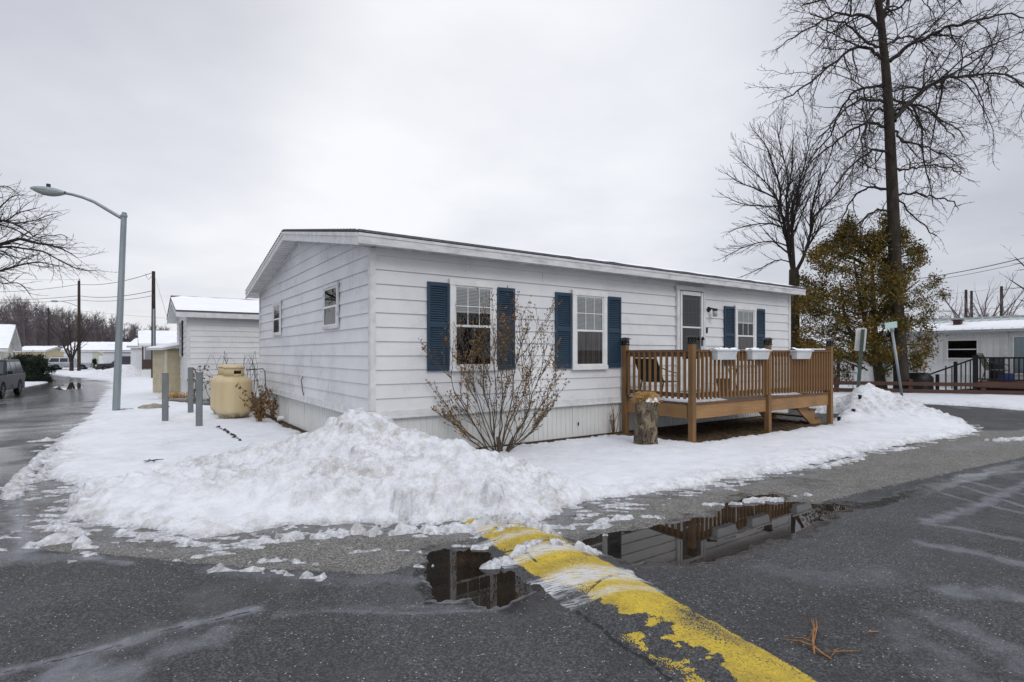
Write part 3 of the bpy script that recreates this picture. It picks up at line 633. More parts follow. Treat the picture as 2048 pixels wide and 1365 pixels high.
# soffits with ribs
b = MB(); zf = zr(ya) - .16
x = RX0 + .02
while x < RX1 - .02:
    x1 = min(x + .3, RX1 - .01)
    b.quad((x, ya + .012, zf), (x1 - .012, ya + .012, zf), (x1 - .012, 0, zf + .02), (x, 0, zf + .02)); b.quad((x1 - .012, ya + .012, zf + .012), (x1, ya + .012, zf + .012), (x1, 0, zf + .03), (x1 - .012, 0, zf + .03)); x += .3
b.box(RX0 + .02, -.03, zf - .005, RX1 - .2, -.001, zf + .03)
b.build('soffit', M['trim'], rf)
b = MB(); y = 0.0
while y < yb - .01:
    y1 = min(y + .13, yb); yy = min(y1, y + .118)
    for p, q, o in ((y, yy, -.175), (yy, y1, -.165)):
        if p < ym < q: q = ym
        b.quad((RX0 + .02, p, zr(p) + o), (RX0 + .02, q, zr(q) + o), (0, q, zr(q) + o), (0, p, zr(p) + o))
    y += .13
b.build('soffit', M['trim'], rf)
b = MB()
for y0, y1 in ((.06, ym), (ym, HW_ - .05)): b.bar((-.022, y0, zr(y0) - .2), (-.022, y1, zr(y1) - .2), .02, .05)
b.build('soffit_trim', M['trim_old'], rf)
# thin old snow on the roof, melted back from the near end
n1, n2 = 90, 26; aa = np.linspace(1.0, RX1 + .0, n1); bb = np.linspace(0, 1, n2); A, B = np.meshgrid(aa, bb); A = A.ravel(); B = B.ravel()
yy = ya - .015 + B * (ym - ya); hh = .035 + .05 * sstep(.0, .3, B) + .02 * fbm(A * 2, B * 4, 3, 5); hh = hh * sstep(1.0, 4.0, A + .6 * fbm(A, B * 3, 2, 8)) * np.where(B < .02, .5, 1)
so = npmesh('roof_snow', np.stack([A, yy, 3.17 + SLOPE * (yy + OH) + hh], 1), gridfaces(n1, n2), M['snowplain']); so.parent = rf
# ------------------------------------------------------------------ windows
def window(parent, a0, a1, z0, z1, xf_, blind=.5, curtain='curtain', muntins=(3, 2), casing=.06, label=None, valance=False, deep=.05):
    xf = lambda a, d, z: xf_(a, d + .012, z)
    b = MB(); c = casing                                         # outer casing
    b.box(a0, .012, z0, a0 + c, deep, z1); b.box(a1 - c, .012, z0, a1, deep, z1); b.box(a0 - .01, .012, z1 - c, a1 + .01, deep + .006, z1 + .01); b.box(a0 - .01, .012, z0 - .01, a1 + .01, deep + .014, z0 + c * .8)
    w = b.build('window', M['trim_old'] if deep < .05 else M['vinyl'], parent, xf=xf, bevel=.004)
    if label: w['label'] = label
    i0, i1, j0, j1 = a0 + c, a1 - c, z0 + c * .8, z1 - c; zm = (j0 + j1) / 2 + .01
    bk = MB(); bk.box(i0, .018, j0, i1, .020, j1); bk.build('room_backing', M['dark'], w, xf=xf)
    def sash(name, za, zb, d0, d1, t=.028):
        s = MB(); s.box(i0, d0, za, i0 + t, d1, zb); s.box(i1 - t, d0, za, i1, d1, zb); s.box(i0 + t, d0, za, i1 - t, d1, za + t); s.box(i0 + t, d0, zb - t, i1 - t, d1, zb)
        if name == 'upper_sash' and muntins:
            nx, nz = muntins; W = i1 - i0 - 2 * t; H = zb - za - 2 * t
            for k in range(1, nx): s.box(i0 + t + W * k / nx - .007, d0 + .003, za + t, i0 + t + W * k / nx + .007, d0 + .011, zb - t)
            for k in range(1, nz): s.box(i0 + t, d0 + .004, za + t + H * k / nz - .007, i1 - t, d0 + .010, za + t + H * k / nz + .007)
        s.build(name, M['vinyl'], w, xf=xf, bevel=.003)
        g = MB(); g.quad((i0 + t, d0 + .002, za + t), (i1 - t, d0 + .002, za + t), (i1 - t, d0 + .002, zb - t), (i0 + t, d0 + .002, zb - t)); g.build('pane', M['glass'], w, xf=xf)
    sash('lower_sash', j0, zm, .034, .046); sash('upper_sash', zm - .02, j1, .028, .033 if deep < .05 else .040)
    if blind:
        s = MB(); z = j1 - .03; zb = j1 - (j1 - zm) * blind; s.box(i0 + .03, .021, j1 - .05, i1 - .03, .0265, j1 - .02)
        while z > zb: s.add([(i0 + .03, .0215, z), (i1 - .03, .0215, z), (i1 - .03, .0265, z - .017), (i0 + .03, .0265, z - .017)], [(0, 1, 2, 3)]); z -= .022
        s.box(i0 + .03, .021, zb - .035, i1 - .03, .0268, zb - .005)
        s.build('blind', M['blind'], w, xf=xf)
    if curtain:
        s = MB(); n = 44; top = zm - .03
        p = [(i0 + .03 + (i1 - i0 - .06) * k / n, .0225 + .003 * math.sin(k * 1.9) + .001 * math.sin(k * .7)) for k in range(n + 1)]
        for (q0, e0), (q1, e1) in zip(p[:-1], p[1:]): s.quad((q0, e0, j0 + .02), (q1, e1, j0 + .02), (q1, e1, top), (q0, e0, top))
        s.build('curtain', M[curtain], w, xf=xf)
    return w
window(house, 1.21, 2.05, 1.27, 2.66, fw, .62, 'curtain_brown', casing=.085, deep=.056)
window(house, 3.66, 4.50, 1.25, 2.66, fw, 1.0, 'curtain', casing=.085, deep=.056)
window(house, 8.53, 9.36, 1.27, 2.63, fw, .45, 'curtain', casing=.085, deep=.056)
window(house, 1.39, 2.20, 1.95, 2.68, ew, 0, 'curtain', None, .05, 'small end wall window with pale glass block pattern', deep=.044)
window(house, 5.51, 6.28, 1.95, 2.70, ew, 0, 'curtain', None, .05, deep=.044)
def shutter(a0, a1, z0, z1):
    b = MB(); t = .04; zm = (z0 + z1) / 2 + .02
    b.box(a0, .02, z0, a0 + t, .048, z1); b.box(a1 - t, .02, z0, a1, .048, z1); b.box(a0 + t, .02, z0, a1 - t, .048, z0 + .07); b.box(a0 + t, .02, z1 - .06, a1 - t, .048, z1); b.box(a0 + t, .02, zm - .035, a1 - t, .048, zm + .035)
    b.box(a0 + t, .018, z0 + .07, a1 - t, .022, z1 - .06)
    for lo, hi in ((z0 + .07, zm - .035), (zm + .035, z1 - .06)):
        n = int((hi - lo) / .033); s = (hi - lo) / n
        for k in range(n):
            z = lo + k * s; b.add([(a0 + t, .044, z), (a1 - t, .044, z), (a1 - t, .024, z + s * .95), (a0 + t, .024, z + s * .95), (a0 + t, .026, z), (a1 - t, .026, z)], [(0, 1, 2, 3), (4, 5, 1, 0)])
    return b.build('shutter', M['shutter'], house, xf=lambda a, d, z: fw(a, d + .006, z), bevel=.004)
for a0, a1 in ((.84, 1.205), (2.06, 2.42), (3.28, 3.645), (4.515, 4.88), (8.14, 8.515), (9.375, 9.75)): shutter(a0, a1, 1.27, 2.60)
# ------------------------------------------------------------------ door
fd = lambda a, d, z: (a, -d - .012, z)
b = MB(); b.box(6.50, .012, .74, 6.58, .055, 2.93); b.box(7.36, .012, .74, 7.44, .055, 2.93); b.box(6.47, .012, 2.86, 7.47, .062, 2.95)
door = b.build('door', M['trim'], house, xf=fd, bevel=.004)
b = MB(); i0, i1, j0, j1 = 6.60, 7.34, .76, 2.84
b.box(i0, .03, j0, i0 + .055, .058, j1); b.box(i1 - .055, .03, j0, i1, .058, j1); b.box(i0 + .07, .03, j1 - .08, i1 - .07, .058, j1); b.box(i0 + .07, .03, 2.07, i1 - .07, .056, 2.105); b.box(i0 + .07, .03, j0, i1 - .07, .054, 1.42)
b.build('storm_door', M['vinyl'], door, xf=fd, bevel=.004)
b = MB(); b.box(i0 + .07, .016, 1.42, i1 - .07, .019, j1); b.build('door_leaf', M['dark'], door, xf=fd)
b = MB()
for k in range(4): b.box(6.75 + k * .13, .021, 2.16, 6.76 + k * .13, .025, 2.68)
b.box(6.74, .021, 2.40, 7.16, .025, 2.41); b.box(6.72, .0195, 2.14, 7.18, .021, 2.16); b.box(6.72, .0195, 2.68, 7.18, .021, 2.70); b.build('door_grille', M['plate'], door, xf=fd)
b = MB(); b.quad((i0 + .07, .032, 2.105), (i1 - .07, .032, 2.105), (i1 - .07, .032, j1 - .08), (i0 + .07, .032, j1 - .08)); b.quad((i0 + .07, .032, 1.42), (i1 - .07, .032, 1.42), (i1 - .07, .032, 2.07), (i0 + .07, .032, 2.07)); b.build('pane', M['glass'], door, xf=fd)
b = MB(); b.box(7.28, .058, 1.70, 7.31, .075, 1.86); b.tube([(7.295, .075, 1.83), (7.295, .12, 1.84), (7.25, .125, 1.84)], .012); b.tube([(7.295, .07, 1.86), (7.295, .10, 1.87)], .028, 10); b.build('door_handle', M['black'], door, xf=fd)
b = MB(); b.lathe([(.0, 0), (.055, 0), (.06, .01), (.05, .03), (.0, .03)], 16); bk = b.build('wall_lamp', M['black'], house, xf=lambda x, y, z: fw(7.60 + x, .014 + z, 2.50 + y))
b = MB(); b.tube([(7.60, .03, 2.50), (7.60, .09, 2.52), (7.62, .14, 2.50)], .016, 8); b.lathe([(.0, .03), (.045, .03), (.055, .01), (.055, -.02), (.0, -.02)], 16, (7.63, .16, 2.48)); b.build('lamp_arm', M['black'], bk, xf=fw, smooth=False)
b = MB(); b.lathe([(.048, -.02), (.052, -.07), (.048, -.13), (.03, -.145), (.0, -.145)], 16, (7.63, .16, 2.48)); b.build('lamp_glass', M['lens'], bk, xf=fw, smooth=True)
b = MB(); b.box(7.515, .012, 1.98, 7.55, .04, 2.10); b.box(7.52, .04, 2.055, 7.545, .046, 2.085); b.build('doorbell', M['black'], house, xf=fw, bevel=.004)
b = MB(); b.tube([(3.62, .03, 1.08), (3.68, .05, 1.02), (3.66, .04, .93), (3.60, .045, .84), (3.57, .03, .73)], .009, 6); b.build('loose_cable', M['black'], house, xf=ew)
b = MB(); b.lathe([(.035, 0), (.05, 0), (.05, .12), (.035, .12), (.035, 0)], 18); b.build('drain_pipe', M['sign'], house, xf=lambda x, y, z: (-.05 - z, 5.2 + x, .13 + y), smooth=False)
for u_ in (2.5, 3.83):
    b = MB(); b.box(u_, .0, .24, u_ + .02, .012, .30); b.build('skirting_catch', M['black'], house, xf=fw)
# ================================================================== DECK
DU0, DU1, DV, DZ = 4.98, 9.62, -1.56, .70
deck = thing('deck', 'brown timber deck with spindle railing and black lantern post caps at the house door', 'deck', (*HL(0, 0), 0), ROT)
b = MB(); v = -.04; k = 0
while v > DV - .02:
    e = 8.62; b.box(DU0 - .02 + .004 * (k % 3), v - .136, DZ - .034, e, v, DZ - .001 * (k % 2)); v -= .142; k += 1
b.build('deck_floor', M['deckboard'], deck, bevel=.004)
b = MB(); b.box(DU0 - .04, DV - .06, DZ - .0345, DU1 + .02, DV - .0, DZ + .004); b.build('deck_edge', M['wood_rail'], deck, bevel=.004)
b = MB(); b.box(DU0, DV - .04, .43, DU1, DV - .002, DZ - .036); b.build('rim_joist', M['wood_h'], deck, bevel=.004)
b = MB(); b.box(DU0 - .04, DV + .05, .43, DU0 - .002, -.05, DZ - .036); b.build('rim_joist', M['wood_h'], deck, xf=None, bevel=.004)
b = MB(); b.box(DU1 - .04, DV + .05, .47, DU1, -.9, DZ - .036); b.box(8.58, DV + .03, .45, 8.62, -.05, DZ - .036); b.build('rim_joist', M['wood_h'], deck, bevel=.004)
b = MB()
for k in range(1, 9): b.box(DU0 + k * .41, DV, .45, DU0 + k * .41 + .04, -.05, DZ - .04)
b.build('joists', M['wood_h'], deck)
posts = [(DU0 - .05, -.11), (DU0 - .05, DV - .055), (7.2, DV - .055), (DU1 - .03, DV - .055)]
for i, (u, v) in enumerate(posts):
    b = MB(); s = .0475; b.box(u - s, v - s, -.02, u + s, v + s, 1.70); p = b.build('post', M['wood_v'], deck, bevel=.005)
    c = MB(); c.box(u - .056, v - .056, 1.695, u + .056, v + .056, 1.715); c.box(u - .05, v - .05, 1.795, u + .05, v + .05, 1.806)
    for sx, sy in ((-1, -1), (1, -1), (1, 1), (-1, 1)): c.box(u + sx * .045 - .006, v + sy * .045 - .006, 1.715, u + sx * .045 + .006, v + sy * .045 + .006, 1.797)
    for ax in (0, 1):
        for sg in (-1, 1):
            for x0, x1 in ((-.042, 0), (0, .042)):
                for za, zb in ((1.717, 1.795), (1.795, 1.717)):
                    A, B = (x0, sg * .045, za), (x1, sg * .045, zb)
                    if ax: A, B = (A[1], A[0], A[2]), (B[1], B[0], B[2])
                    c.bar((u + A[0], v + A[1], A[2]), (u + B[0], v + B[1], B[2]), .006, .012)
    c.add([(u - .085, v - .085, 1.803), (u + .085, v - .085, 1.803), (u + .085, v + .085, 1.803), (u - .085, v + .085, 1.803), (u - .03, v - .03, 1.838), (u + .03, v - .03, 1.838), (u + .03, v + .03, 1.838), (u - .03, v + .03, 1.838)],
          [(3, 2, 1, 0), (4, 5, 6, 7), (0, 1, 5, 4), (1, 2, 6, 5), (2, 3, 7, 6), (3, 0, 4, 7)])
    cap = c.build('post_cap', M['black'], p)
    c = MB(); c.box(u - .03, v - .03, 1.716, u + .03, v + .03, 1.79); c.build('lantern_lens', M['lens'], cap)
def rail(a, b_, n):
    a = np.array(a); b_ = np.array(b_); d = (b_ - a) / np.hypot(*(b_ - a)); nn = np.array([d[1], -d[0]])
    m = MB(); m.bar((*a, 1.58), (*b_, 1.58), .09, .036); m.build('top_rail', M['wood_rail'], deck, bevel=.004)
    m = MB(); m.bar((*a, 1.518), (*b_, 1.518), .036, .085); m.build('rail_support', M['wood_rail'], deck, bevel=.003)
    m = MB(); m.bar((*a, .825), (*b_, .825), .036, .075); m.build('bottom_rail', M['wood_rail'], deck, bevel=.003)
    me = None
    for k in range(n):
        q = a + (b_ - a) * (k + .6) / (n + .2) + nn * .037
        if me is None:
            m = MB(); s = .0175; m.box(-s, -s, .76, s, s, 1.555); o = m.build('baluster', M['wood_v'], deck); me = o
        else:
            o = me.copy(); COL.objects.link(o)
        o.location = (q[0], q[1], random.uniform(-.004, .004)); o.rotation_euler = (0, 0, math.atan2(d[1], d[0]) + random.uniform(-.04, .04))
rail((DU0 - .05, -.16), (DU0 - .05, DV - .01), 11); rail((DU0, DV - .055), (7.15, DV - .055), 19); rail((7.25, DV - .055), (DU1 - .08, DV - .055), 21)
# steps down inside the far end
for v in (DV + .12, -.45):
    b = MB(); out = [(8.60, .66), (8.60, .36), (9.18, -.01), (9.52, -.01), (9.52, .14), (9.28, .14), (9.28, .32), (9.02, .32), (9.02, .5), (8.78, .5), (8.78, .66)]
    b.prism(out, 'y', v - .02, v + .02); b.build('stair_stringer', M['wood_h'], deck, bevel=.003)
for x, z in ((8.76, .50), (9.01, .32), (9.27, .14)):
    b = MB(); b.box(x, DV + .08, z + .002, x + .28, -.42, z + .038); b.build('stair_tread', M['deckboard'], deck, bevel=.004)
# snow lying on the deck: irregular thin pads
def pad(name, poly, z, th, mat='snowplain', seed=0, step=.035, xf=None, parent=None):
    p = np.array(poly); xs_ = np.arange(p[:, 0].min() - .1, p[:, 0].max() + .1, step); ys_ = np.arange(p[:, 1].min() - .1, p[:, 1].max() + .1, step)
    A, B = np.meshgrid(xs_, ys_); A = A.ravel(); B = B.ravel()
    d = sdf(A, B, poly) + .035 * fbm(A * 5, B * 5, 3, seed); h = th * (1 - np.exp(-np.clip(d, 0, None) / .06)) + .006 * fbm(A * 8, B * 8, 2, seed + 1) * (d > 0)
    zz = z + np.where(d > 0, np.maximum(h, .001), -.01)
    w = np.array([HL(u, v) for u, v in zip(A, B)]) if xf else np.stack([A, B], 1)
    v, f, _ = compact(np.stack([w[:, 0], w[:, 1], zz], 1), gridfaces(len(xs_), len(ys_), d > 0)); o = npmesh(name, v, f, M[mat])
    return o
tag(pad('deck_snow', [(5.02, -.4), (5.9, -.35), (6.3, -.9), (6.1, -1.3), (6.0, -1.56), (5.02, -1.57)], DZ + .004, .035, seed=2, xf=1), kind='structure')
tag(pad('deck_snow', [(7.3, -.3), (8.55, -.25), (8.58, -1.54), (8.0, -1.5), (7.6, -.9)], DZ + .004, .03, seed=6, xf=1), kind='structure')
# ------------------------------------------------------------------ planters on the rail
for i, (u, sd_, lb) in enumerate(((5.67, 1, 'white plastic planter box heaped with snow, nearest the front corner post of the deck'), (6.70, 2, 'white plastic planter box on the deck rail below the small window, beside the middle post'), (8.22, 3, 'white plastic planter box alone on the far rail section past the middle post'))):
    x, y = HL(u, DV - .13); pl = thing('planter_box', lb, 'planter', (x, y, 1.425), ROT, 'planter boxes hung on the deck rail')
    b = MB(); a0, a1, c0, c1, H = .255, .305, .08, .11, .18
    def ring(a, c, z): return [(-a, -c, z), (a, -c, z), (a, c, z), (-a, c, z)]
    rings = [ring(a0, c0, 0), ring(a1 - .015, c1 - .01, H - .03), ring(a1 + .012, c1 + .012, H - .03), ring(a1 + .014, c1 + .014, H), ring(a1 - .015, c1 - .015, H), ring(a1 - .02, c1 - .02, H - .02)]
    vs = sum(rings, []); fs = [(3, 2, 1, 0)] + [(r * 4 + k, r * 4 + (k + 1) % 4, r * 4 + 4 + (k + 1) % 4, r * 4 + 4 + k) for r in range(5) for k in range(4)] + [(20, 21, 22, 23)]
    b.add(vs, fs); b.build('tub', M['planter'], pl, bevel=.008)
    A, B = np.meshgrid(np.linspace(-.295, .295, 40), np.linspace(-.1, .1, 14)); A = A.ravel(); B = B.ravel()
    hz = H - .03 + .045 * sstep(0, .05, .11 - np.abs(B)) + .03 * fbm(A * 6 + i * 9, B * 9, 3, i) ; so = npmesh('snow_fill', np.stack([A, B, hz], 1), gridfaces(40, 14), M['snowplain']); so.parent = pl
    b = MB()
    for k in range(10):
        x0 = random.uniform(-.26, .26); y0 = random.uniform(-.07, .07); b.tube([(x0, y0, H), (x0 + random.uniform(-.05, .05), y0, H + random.uniform(.02, .05))], .003, 3)
    b.build('dry_stems', M['deadleaf'], pl)
# ------------------------------------------------------------------ patio chair
def patio_chair(name, label, loc, rz, seatmat, framemat, group=None, cover=False):
    t = thing(name, label, 'chair', loc, rz, group)
    b = MB(); b.box(-.22, -.24, .40, .26, .24, .425); b.build('seat', M[seatmat], t, bevel=.01)
    b = MB(); b.add([(-.22, -.24, .43), (-.22, .24, .43), (-.46, .24, 1.0), (-.46, -.24, 1.0), (-.25, -.24, .43), (-.25, .24, .43), (-.49, .24, 1.0), (-.49, -.24, 1.0)], [(0, 1, 2, 3), (7, 6, 5, 4), (0, 3, 7, 4), (1, 5, 6, 2), (2, 6, 7, 3), (0, 4, 5, 1)]); b.build('backrest', M[seatmat], t)
    for s in (-1, 1):
        y = s * .26
        b = MB(); b.tube([(-.49, y, 1.03), (-.36, y, .74), (-.22, y, .42), (-.32, y, .0)], .013, 8); b.build('rear_leg', M[framemat], t)
        b = MB(); b.tube([(-.40, y, .82), (-.15, y * 1.08, .70), (.1, y * 1.1, .645), (.22, y * 1.1, .62), (.29, y * 1.08, .55), (.30, y * 1.05, .40), (.27, y, .0)], .013, 8); b.build('arm_leg', M[framemat], t)
        b = MB(); b.tube([(-.22, y, .41), (.29, y, .41)], .012, 8); b.build('seat_rail', M[framemat], t)
    b = MB(); b.tube([(-.49, -.26, 1.03), (-.49, .26, 1.03)], .013, 8); b.build('back_rail', M[framemat], t)
    return t
x, y = HL(5.42, -.50); pc = patio_chair('patio_chair', 'black metal patio chair with dark sling on the timber deck', (x, y, DZ + .005), ROT + .1, 'sling', 'black'); pc.scale = (.92, .92, .74)
b = MB(); b.lathe([(.0, -.065), (.12, -.055), (.17, -.02), (.17, .02), (.12, .055), (.0, .065)], 4, (0, 0, 0)); x, y = HL(5.36, -.50)
cu = b.build('cushion', M['cushion'], None, loc=(x, y, DZ + .47), bevel=.02); cu.rotation_euler = (R(90), R(45), ROT + R(70)); cu.scale = (1, 1, 1); tag(cu, 'pale patterned cushion propped on the black patio chair', 'cushion')
x, y = HL(7.55, -.42); pot = thing('flower_pot', 'dark flower pot standing behind the deck spindles', 'flower pot', (x, y, DZ + .004), ROT)
b = MB(); b.lathe([(.10, 0), (.145, .26), (.155, .26), (.155, .30), (.135, .30), (.125, .25)], 20); b.build('pot', M['pot'], pot); b = MB(); b.lathe([(.125, .262), (.0, .27)], 20); b.build('potting_soil', M['soil'], pot)
x, y = HL(7.95, -.40); st = thing('plant_stand', 'thin black wire plant stand beside the dark pot on the deck', 'plant stand', (x, y, DZ + .004), ROT)
b = MB()
for k in range(3): a = k * 2.1; b.tube([(.14 * math.cos(a), .14 * math.sin(a), 0), (.05 * math.cos(a), .05 * math.sin(a), .25), (.11 * math.cos(a), .11 * math.sin(a), .5)], .008, 6)
b.build('legs', M['black'], st); b = MB(); b.tube([(.11 * math.cos(k * .5236), .11 * math.sin(k * .5236), .5) for k in range(13)], .008, 6); b.build('ring', M['black'], st)
# ================================================================== NEAR YARD THINGS
# stump planter
x, y, _ = G(1292, 898); stp = thing('tree_stump', 'upright weathered log with straw and snow on top beside the deck', 'log planter', (x, y, 0), .4)
n, mrows = 40, 26; A = np.linspace(0, 2 * math.pi, n, endpoint=False); rows = []
for j in range(mrows):
    z = .79 * j / (mrows - 1) - .02; r = .178 + .018 * np.sin(A * 2 + 1) + .014 * np.sin(A * 5 + z * 4) + .012 * fbm(np.cos(A) * 2 + z, np.sin(A) * 2 + z * 2, 3, 91) + .02 * math.exp(-z * 9)
    rows.append(np.stack([r * np.cos(A) + .015 * z, r * np.sin(A), A * 0 + z], 1))
vv = np.concatenate(rows); ff = [(j * n + k, j * n + (k + 1) % n, (j + 1) * n + (k + 1) % n, (j + 1) * n + k) for j in range(mrows - 1) for k in range(n)]
o = npmesh('log', vv, ff, M['log']); o.parent = stp
b = MB(); b.add([tuple(p) for p in rows[-1]], [tuple(range(n))]); b.build('log_top', M['log'], stp)
b = MB()
for k in range(800):
    a = random.uniform(0, 6.28); r0 = random.uniform(0, .16); r1 = r0 + random.uniform(-.02, .11); z0 = .775; p0 = (r0 * math.cos(a), r0 * math.sin(a), z0); a2 = a + random.uniform(-.8, .8)
    zz = z0 + random.uniform(.01, .13) - max(0, r1 - .17) * .7; b.tube([p0, ((p0[0] + r1 * math.cos(a2)) / 2, (p0[1] + r1 * math.sin(a2)) / 2, zz + .02), (r1 * math.cos(a2), r1 * math.sin(a2), zz)], .0042, 3, False)
b.build('straw', M['straw'], stp)
A, B = np.meshgrid(np.linspace(-.12, .12, 16), np.linspace(-.09, .09, 12)); A = A.ravel(); B = B.ravel(); q = 1 - (A / .12) ** 2 - (B / .09) ** 2
o = npmesh('snow_cap', np.stack([A + .02, B - .1, .765 + .085 * np.sqrt(np.clip(q, 0, 1)) + .01 * fbm(A * 20, B * 20, 2, 4)], 1), gridfaces(16, 12, q > 0), M['snowplain']); o.parent = stp
# propane tanks
def tank(px, py, label):
    x, y, _ = G(px, py); t = thing('propane_tank', label, 'propane tank', (x, y, .02), .5, 'beige propane tanks beside the end wall')
    b = MB(); Rr = .385
    prof = [(.27, 0), (.27, .06), (.30, .075)] + [(Rr * math.sin(a), .06 + .16 - .16 * math.cos(a)) for a in np.linspace(1.0, math.pi / 2, 6)] + [(Rr, .55), (Rr, .86)] + [(Rr * math.cos(a), .86 + .17 * math.sin(a)) for a in np.linspace(.15, 1.25, 8)] + [(.0, 1.035)]
    b.lathe(prof, 40); b.build('tank_body', M['tank'], t, smooth=True)
    b = MB(); b.lathe([(.2, .07), (.29, .0), (.30, -.03), (.2, -.03)], 30, (0, 0, .01)); b.build('foot_ring', M['pot'], t, smooth=True)
    n = 40; c = MB(); rr = .215; z0, z1 = .99, 1.19
    for k in range(n):
        a0, a1 = 2 * math.pi * k / n, 2 * math.pi * (k + 1) / n; hole = (k % 20) in (2, 3, 4, 5, 6)
        for za, zb in (((z0, 1.055), (1.125, z1)) if hole else ((z0, z1),)):
            c.quad((rr * math.cos(a0), rr * math.sin(a0), za), (rr * math.cos(a1), rr * math.sin(a1), za), (rr * math.cos(a1), rr * math.sin(a1), zb), (rr * math.cos(a0), rr * math.sin(a0), zb))
    o = c.build('collar', M['tank'], t, smooth=True); md = o.modifiers.new('shell', 'SOLIDIFY'); md.thickness = .012; o.rotation_euler = (0, 0, R(-110))
    b = MB(); b.lathe([(.228, 0), (.228, .02), (.20, .05), (.10, .075), (.0, .08)], 36, (0, 0, 1.185)); b.build('valve_lid', M['tank'], t, smooth=True)
    b = MB(); b.lathe([(.03, 0), (.03, .1), (.0, .1)], 10, (0, 0, 1.02)); b.box(-.05, -.06, 1.07, .05, -.02, 1.12); b.build('valve', M['black'], t)
    return t
tank(468, 842, 'rust stained beige propane tank standing in front of the other'); tank(456.5, 834, 'beige propane tank half hidden behind the front one')
hose = MB(); x0, y0 = HL(-.75, 6.6); x1, y1 = HL(-.1, 7.2)
hose.tube([(x0 + .15, y0 + .1, 1.15), (x0 + .45, y0 + .3, 1.18), (x0 + .5, y0 + .3, 1.12), (x0 + .52, y0 + .3, .6), (x1 - .2, y1 - .5, .12)], .012, 6)
tag(hose.build('gas_pipe', M['brownwood']), 'thin dark gas pipe rising beside the beige tanks', 'gas pipe')
# steel posts
def bollard(px, py, h, label, lean=0):
    x, y, _ = G(px, py); t = MB(); w, dd, th = .115, .05, .012
    t.box(-w / 2, -th, -.05, w / 2, 0, h); t.box(-w / 2, 0, -.05, -w / 2 + th, dd, h); t.box(w / 2 - th, 0, -.05, w / 2, dd, h)
    o = t.build('steel_post', M['postgrey'], None, loc=(x, y, 0), bevel=.003); o.rotation_euler = (0, lean, .35); return tag(o, label, 'post', 'steel channel posts guarding the tanks')
bollard(330, 850, 1.12, 'grey steel channel post nearest the street lamp'); bollard(398, 860, 1.16, 'grey steel channel post nearest the big snow pile'); bollard(381, 833, 1.2, 'grey steel channel post farthest back, closest to the beige tanks')
# rock
x, y, _ = G(308, 822); o = bpy.data.meshes.new('rock'); import bmesh
bm = bmesh.new(); bmesh.ops.create_icosphere(bm, subdivisions=4, radius=1)
for v in bm.verts:
    p = v.co.copy(); nz = float(fbm(np.array(p.x * 1.4 + 3), np.array(p.y * 1.4 + p.z), 4, 33)); v.co = Vector((p.x * .36, p.y * .2, p.z * .13)) * (1 + .25 * nz)
bm.to_mesh(o); bm.free(); o.materials.append(M['stone'])
for p in o.polygons: p.use_smooth = True
rk = bpy.data.objects.new('rock', o); COL.objects.link(rk); rk.location = (x, y, .06); rk.rotation_euler = (0, 0, .2); tag(rk, 'flat pale grey rock lying in the snow by a steel post', 'rock')
# dead plant by tanks
def dead_plant(px, py, h, spread, label, name='withered_plant', nst=16, leaves=150, seed=1, lsize=.05):
    rnd = random.Random(seed); x, y, z = G(px, py); t = thing(name, label, 'plant', (x, y, z), 0)
    b = MB(); l = MB()
    for k in range(nst):
        a = rnd.uniform(0, 6.28); s = rnd.uniform(.1, 1) * spread; H = h * rnd.uniform(.55, 1); p = [(0.02 * math.cos(a), .02 * math.sin(a), -.02)]
        for q in (.35, .7, 1.0): p.append((s * q ** 1.4 * math.cos(a) + rnd.uniform(-.03, .03), s * q ** 1.4 * math.sin(a) + rnd.uniform(-.03, .03), H * q))
        b.tube(p, [.009, .007, .005, .003], 5)
        for j in range(leaves // nst):
            q = rnd.uniform(.25, 1); i = min(int(q * 3), 2); u = q * 3 - i; c = Vector(p[i]).lerp(Vector(p[i + 1]), u); d = Vector((rnd.uniform(-1, 1), rnd.uniform(-1, 1), rnd.uniform(-1.6, -.3))).normalized() * lsize * rnd.uniform(1, 2.2); w = d.cross(Vector((rnd.uniform(-1, 1), rnd.uniform(-1, 1), .3))).normalized() * lsize * .38
            m = c + d * .5; l.add([c, m + w, c + d, m - w], [(0, 1, 2, 3)])
    b.build('stems', M['deadleaf'], t); l.build('leaves', M['deadleaf'], t); return t
dead_plant(520, 850, .95, .42, 'withered brown leafy plant drooping beside the beige tanks', nst=20, leaves=240, seed=3, lsize=.06)
dead_plant(545, 842, .8, .3, 'smaller withered brown plant close to the end wall skirting', nst=9, leaves=90, seed=4, lsize=.055)
dead_plant(1228, 872, .62, .2, 'small bare twiggy shrub against the skirting by the deck post', 'twiggy_shrub', 11, 44, 8, .018)
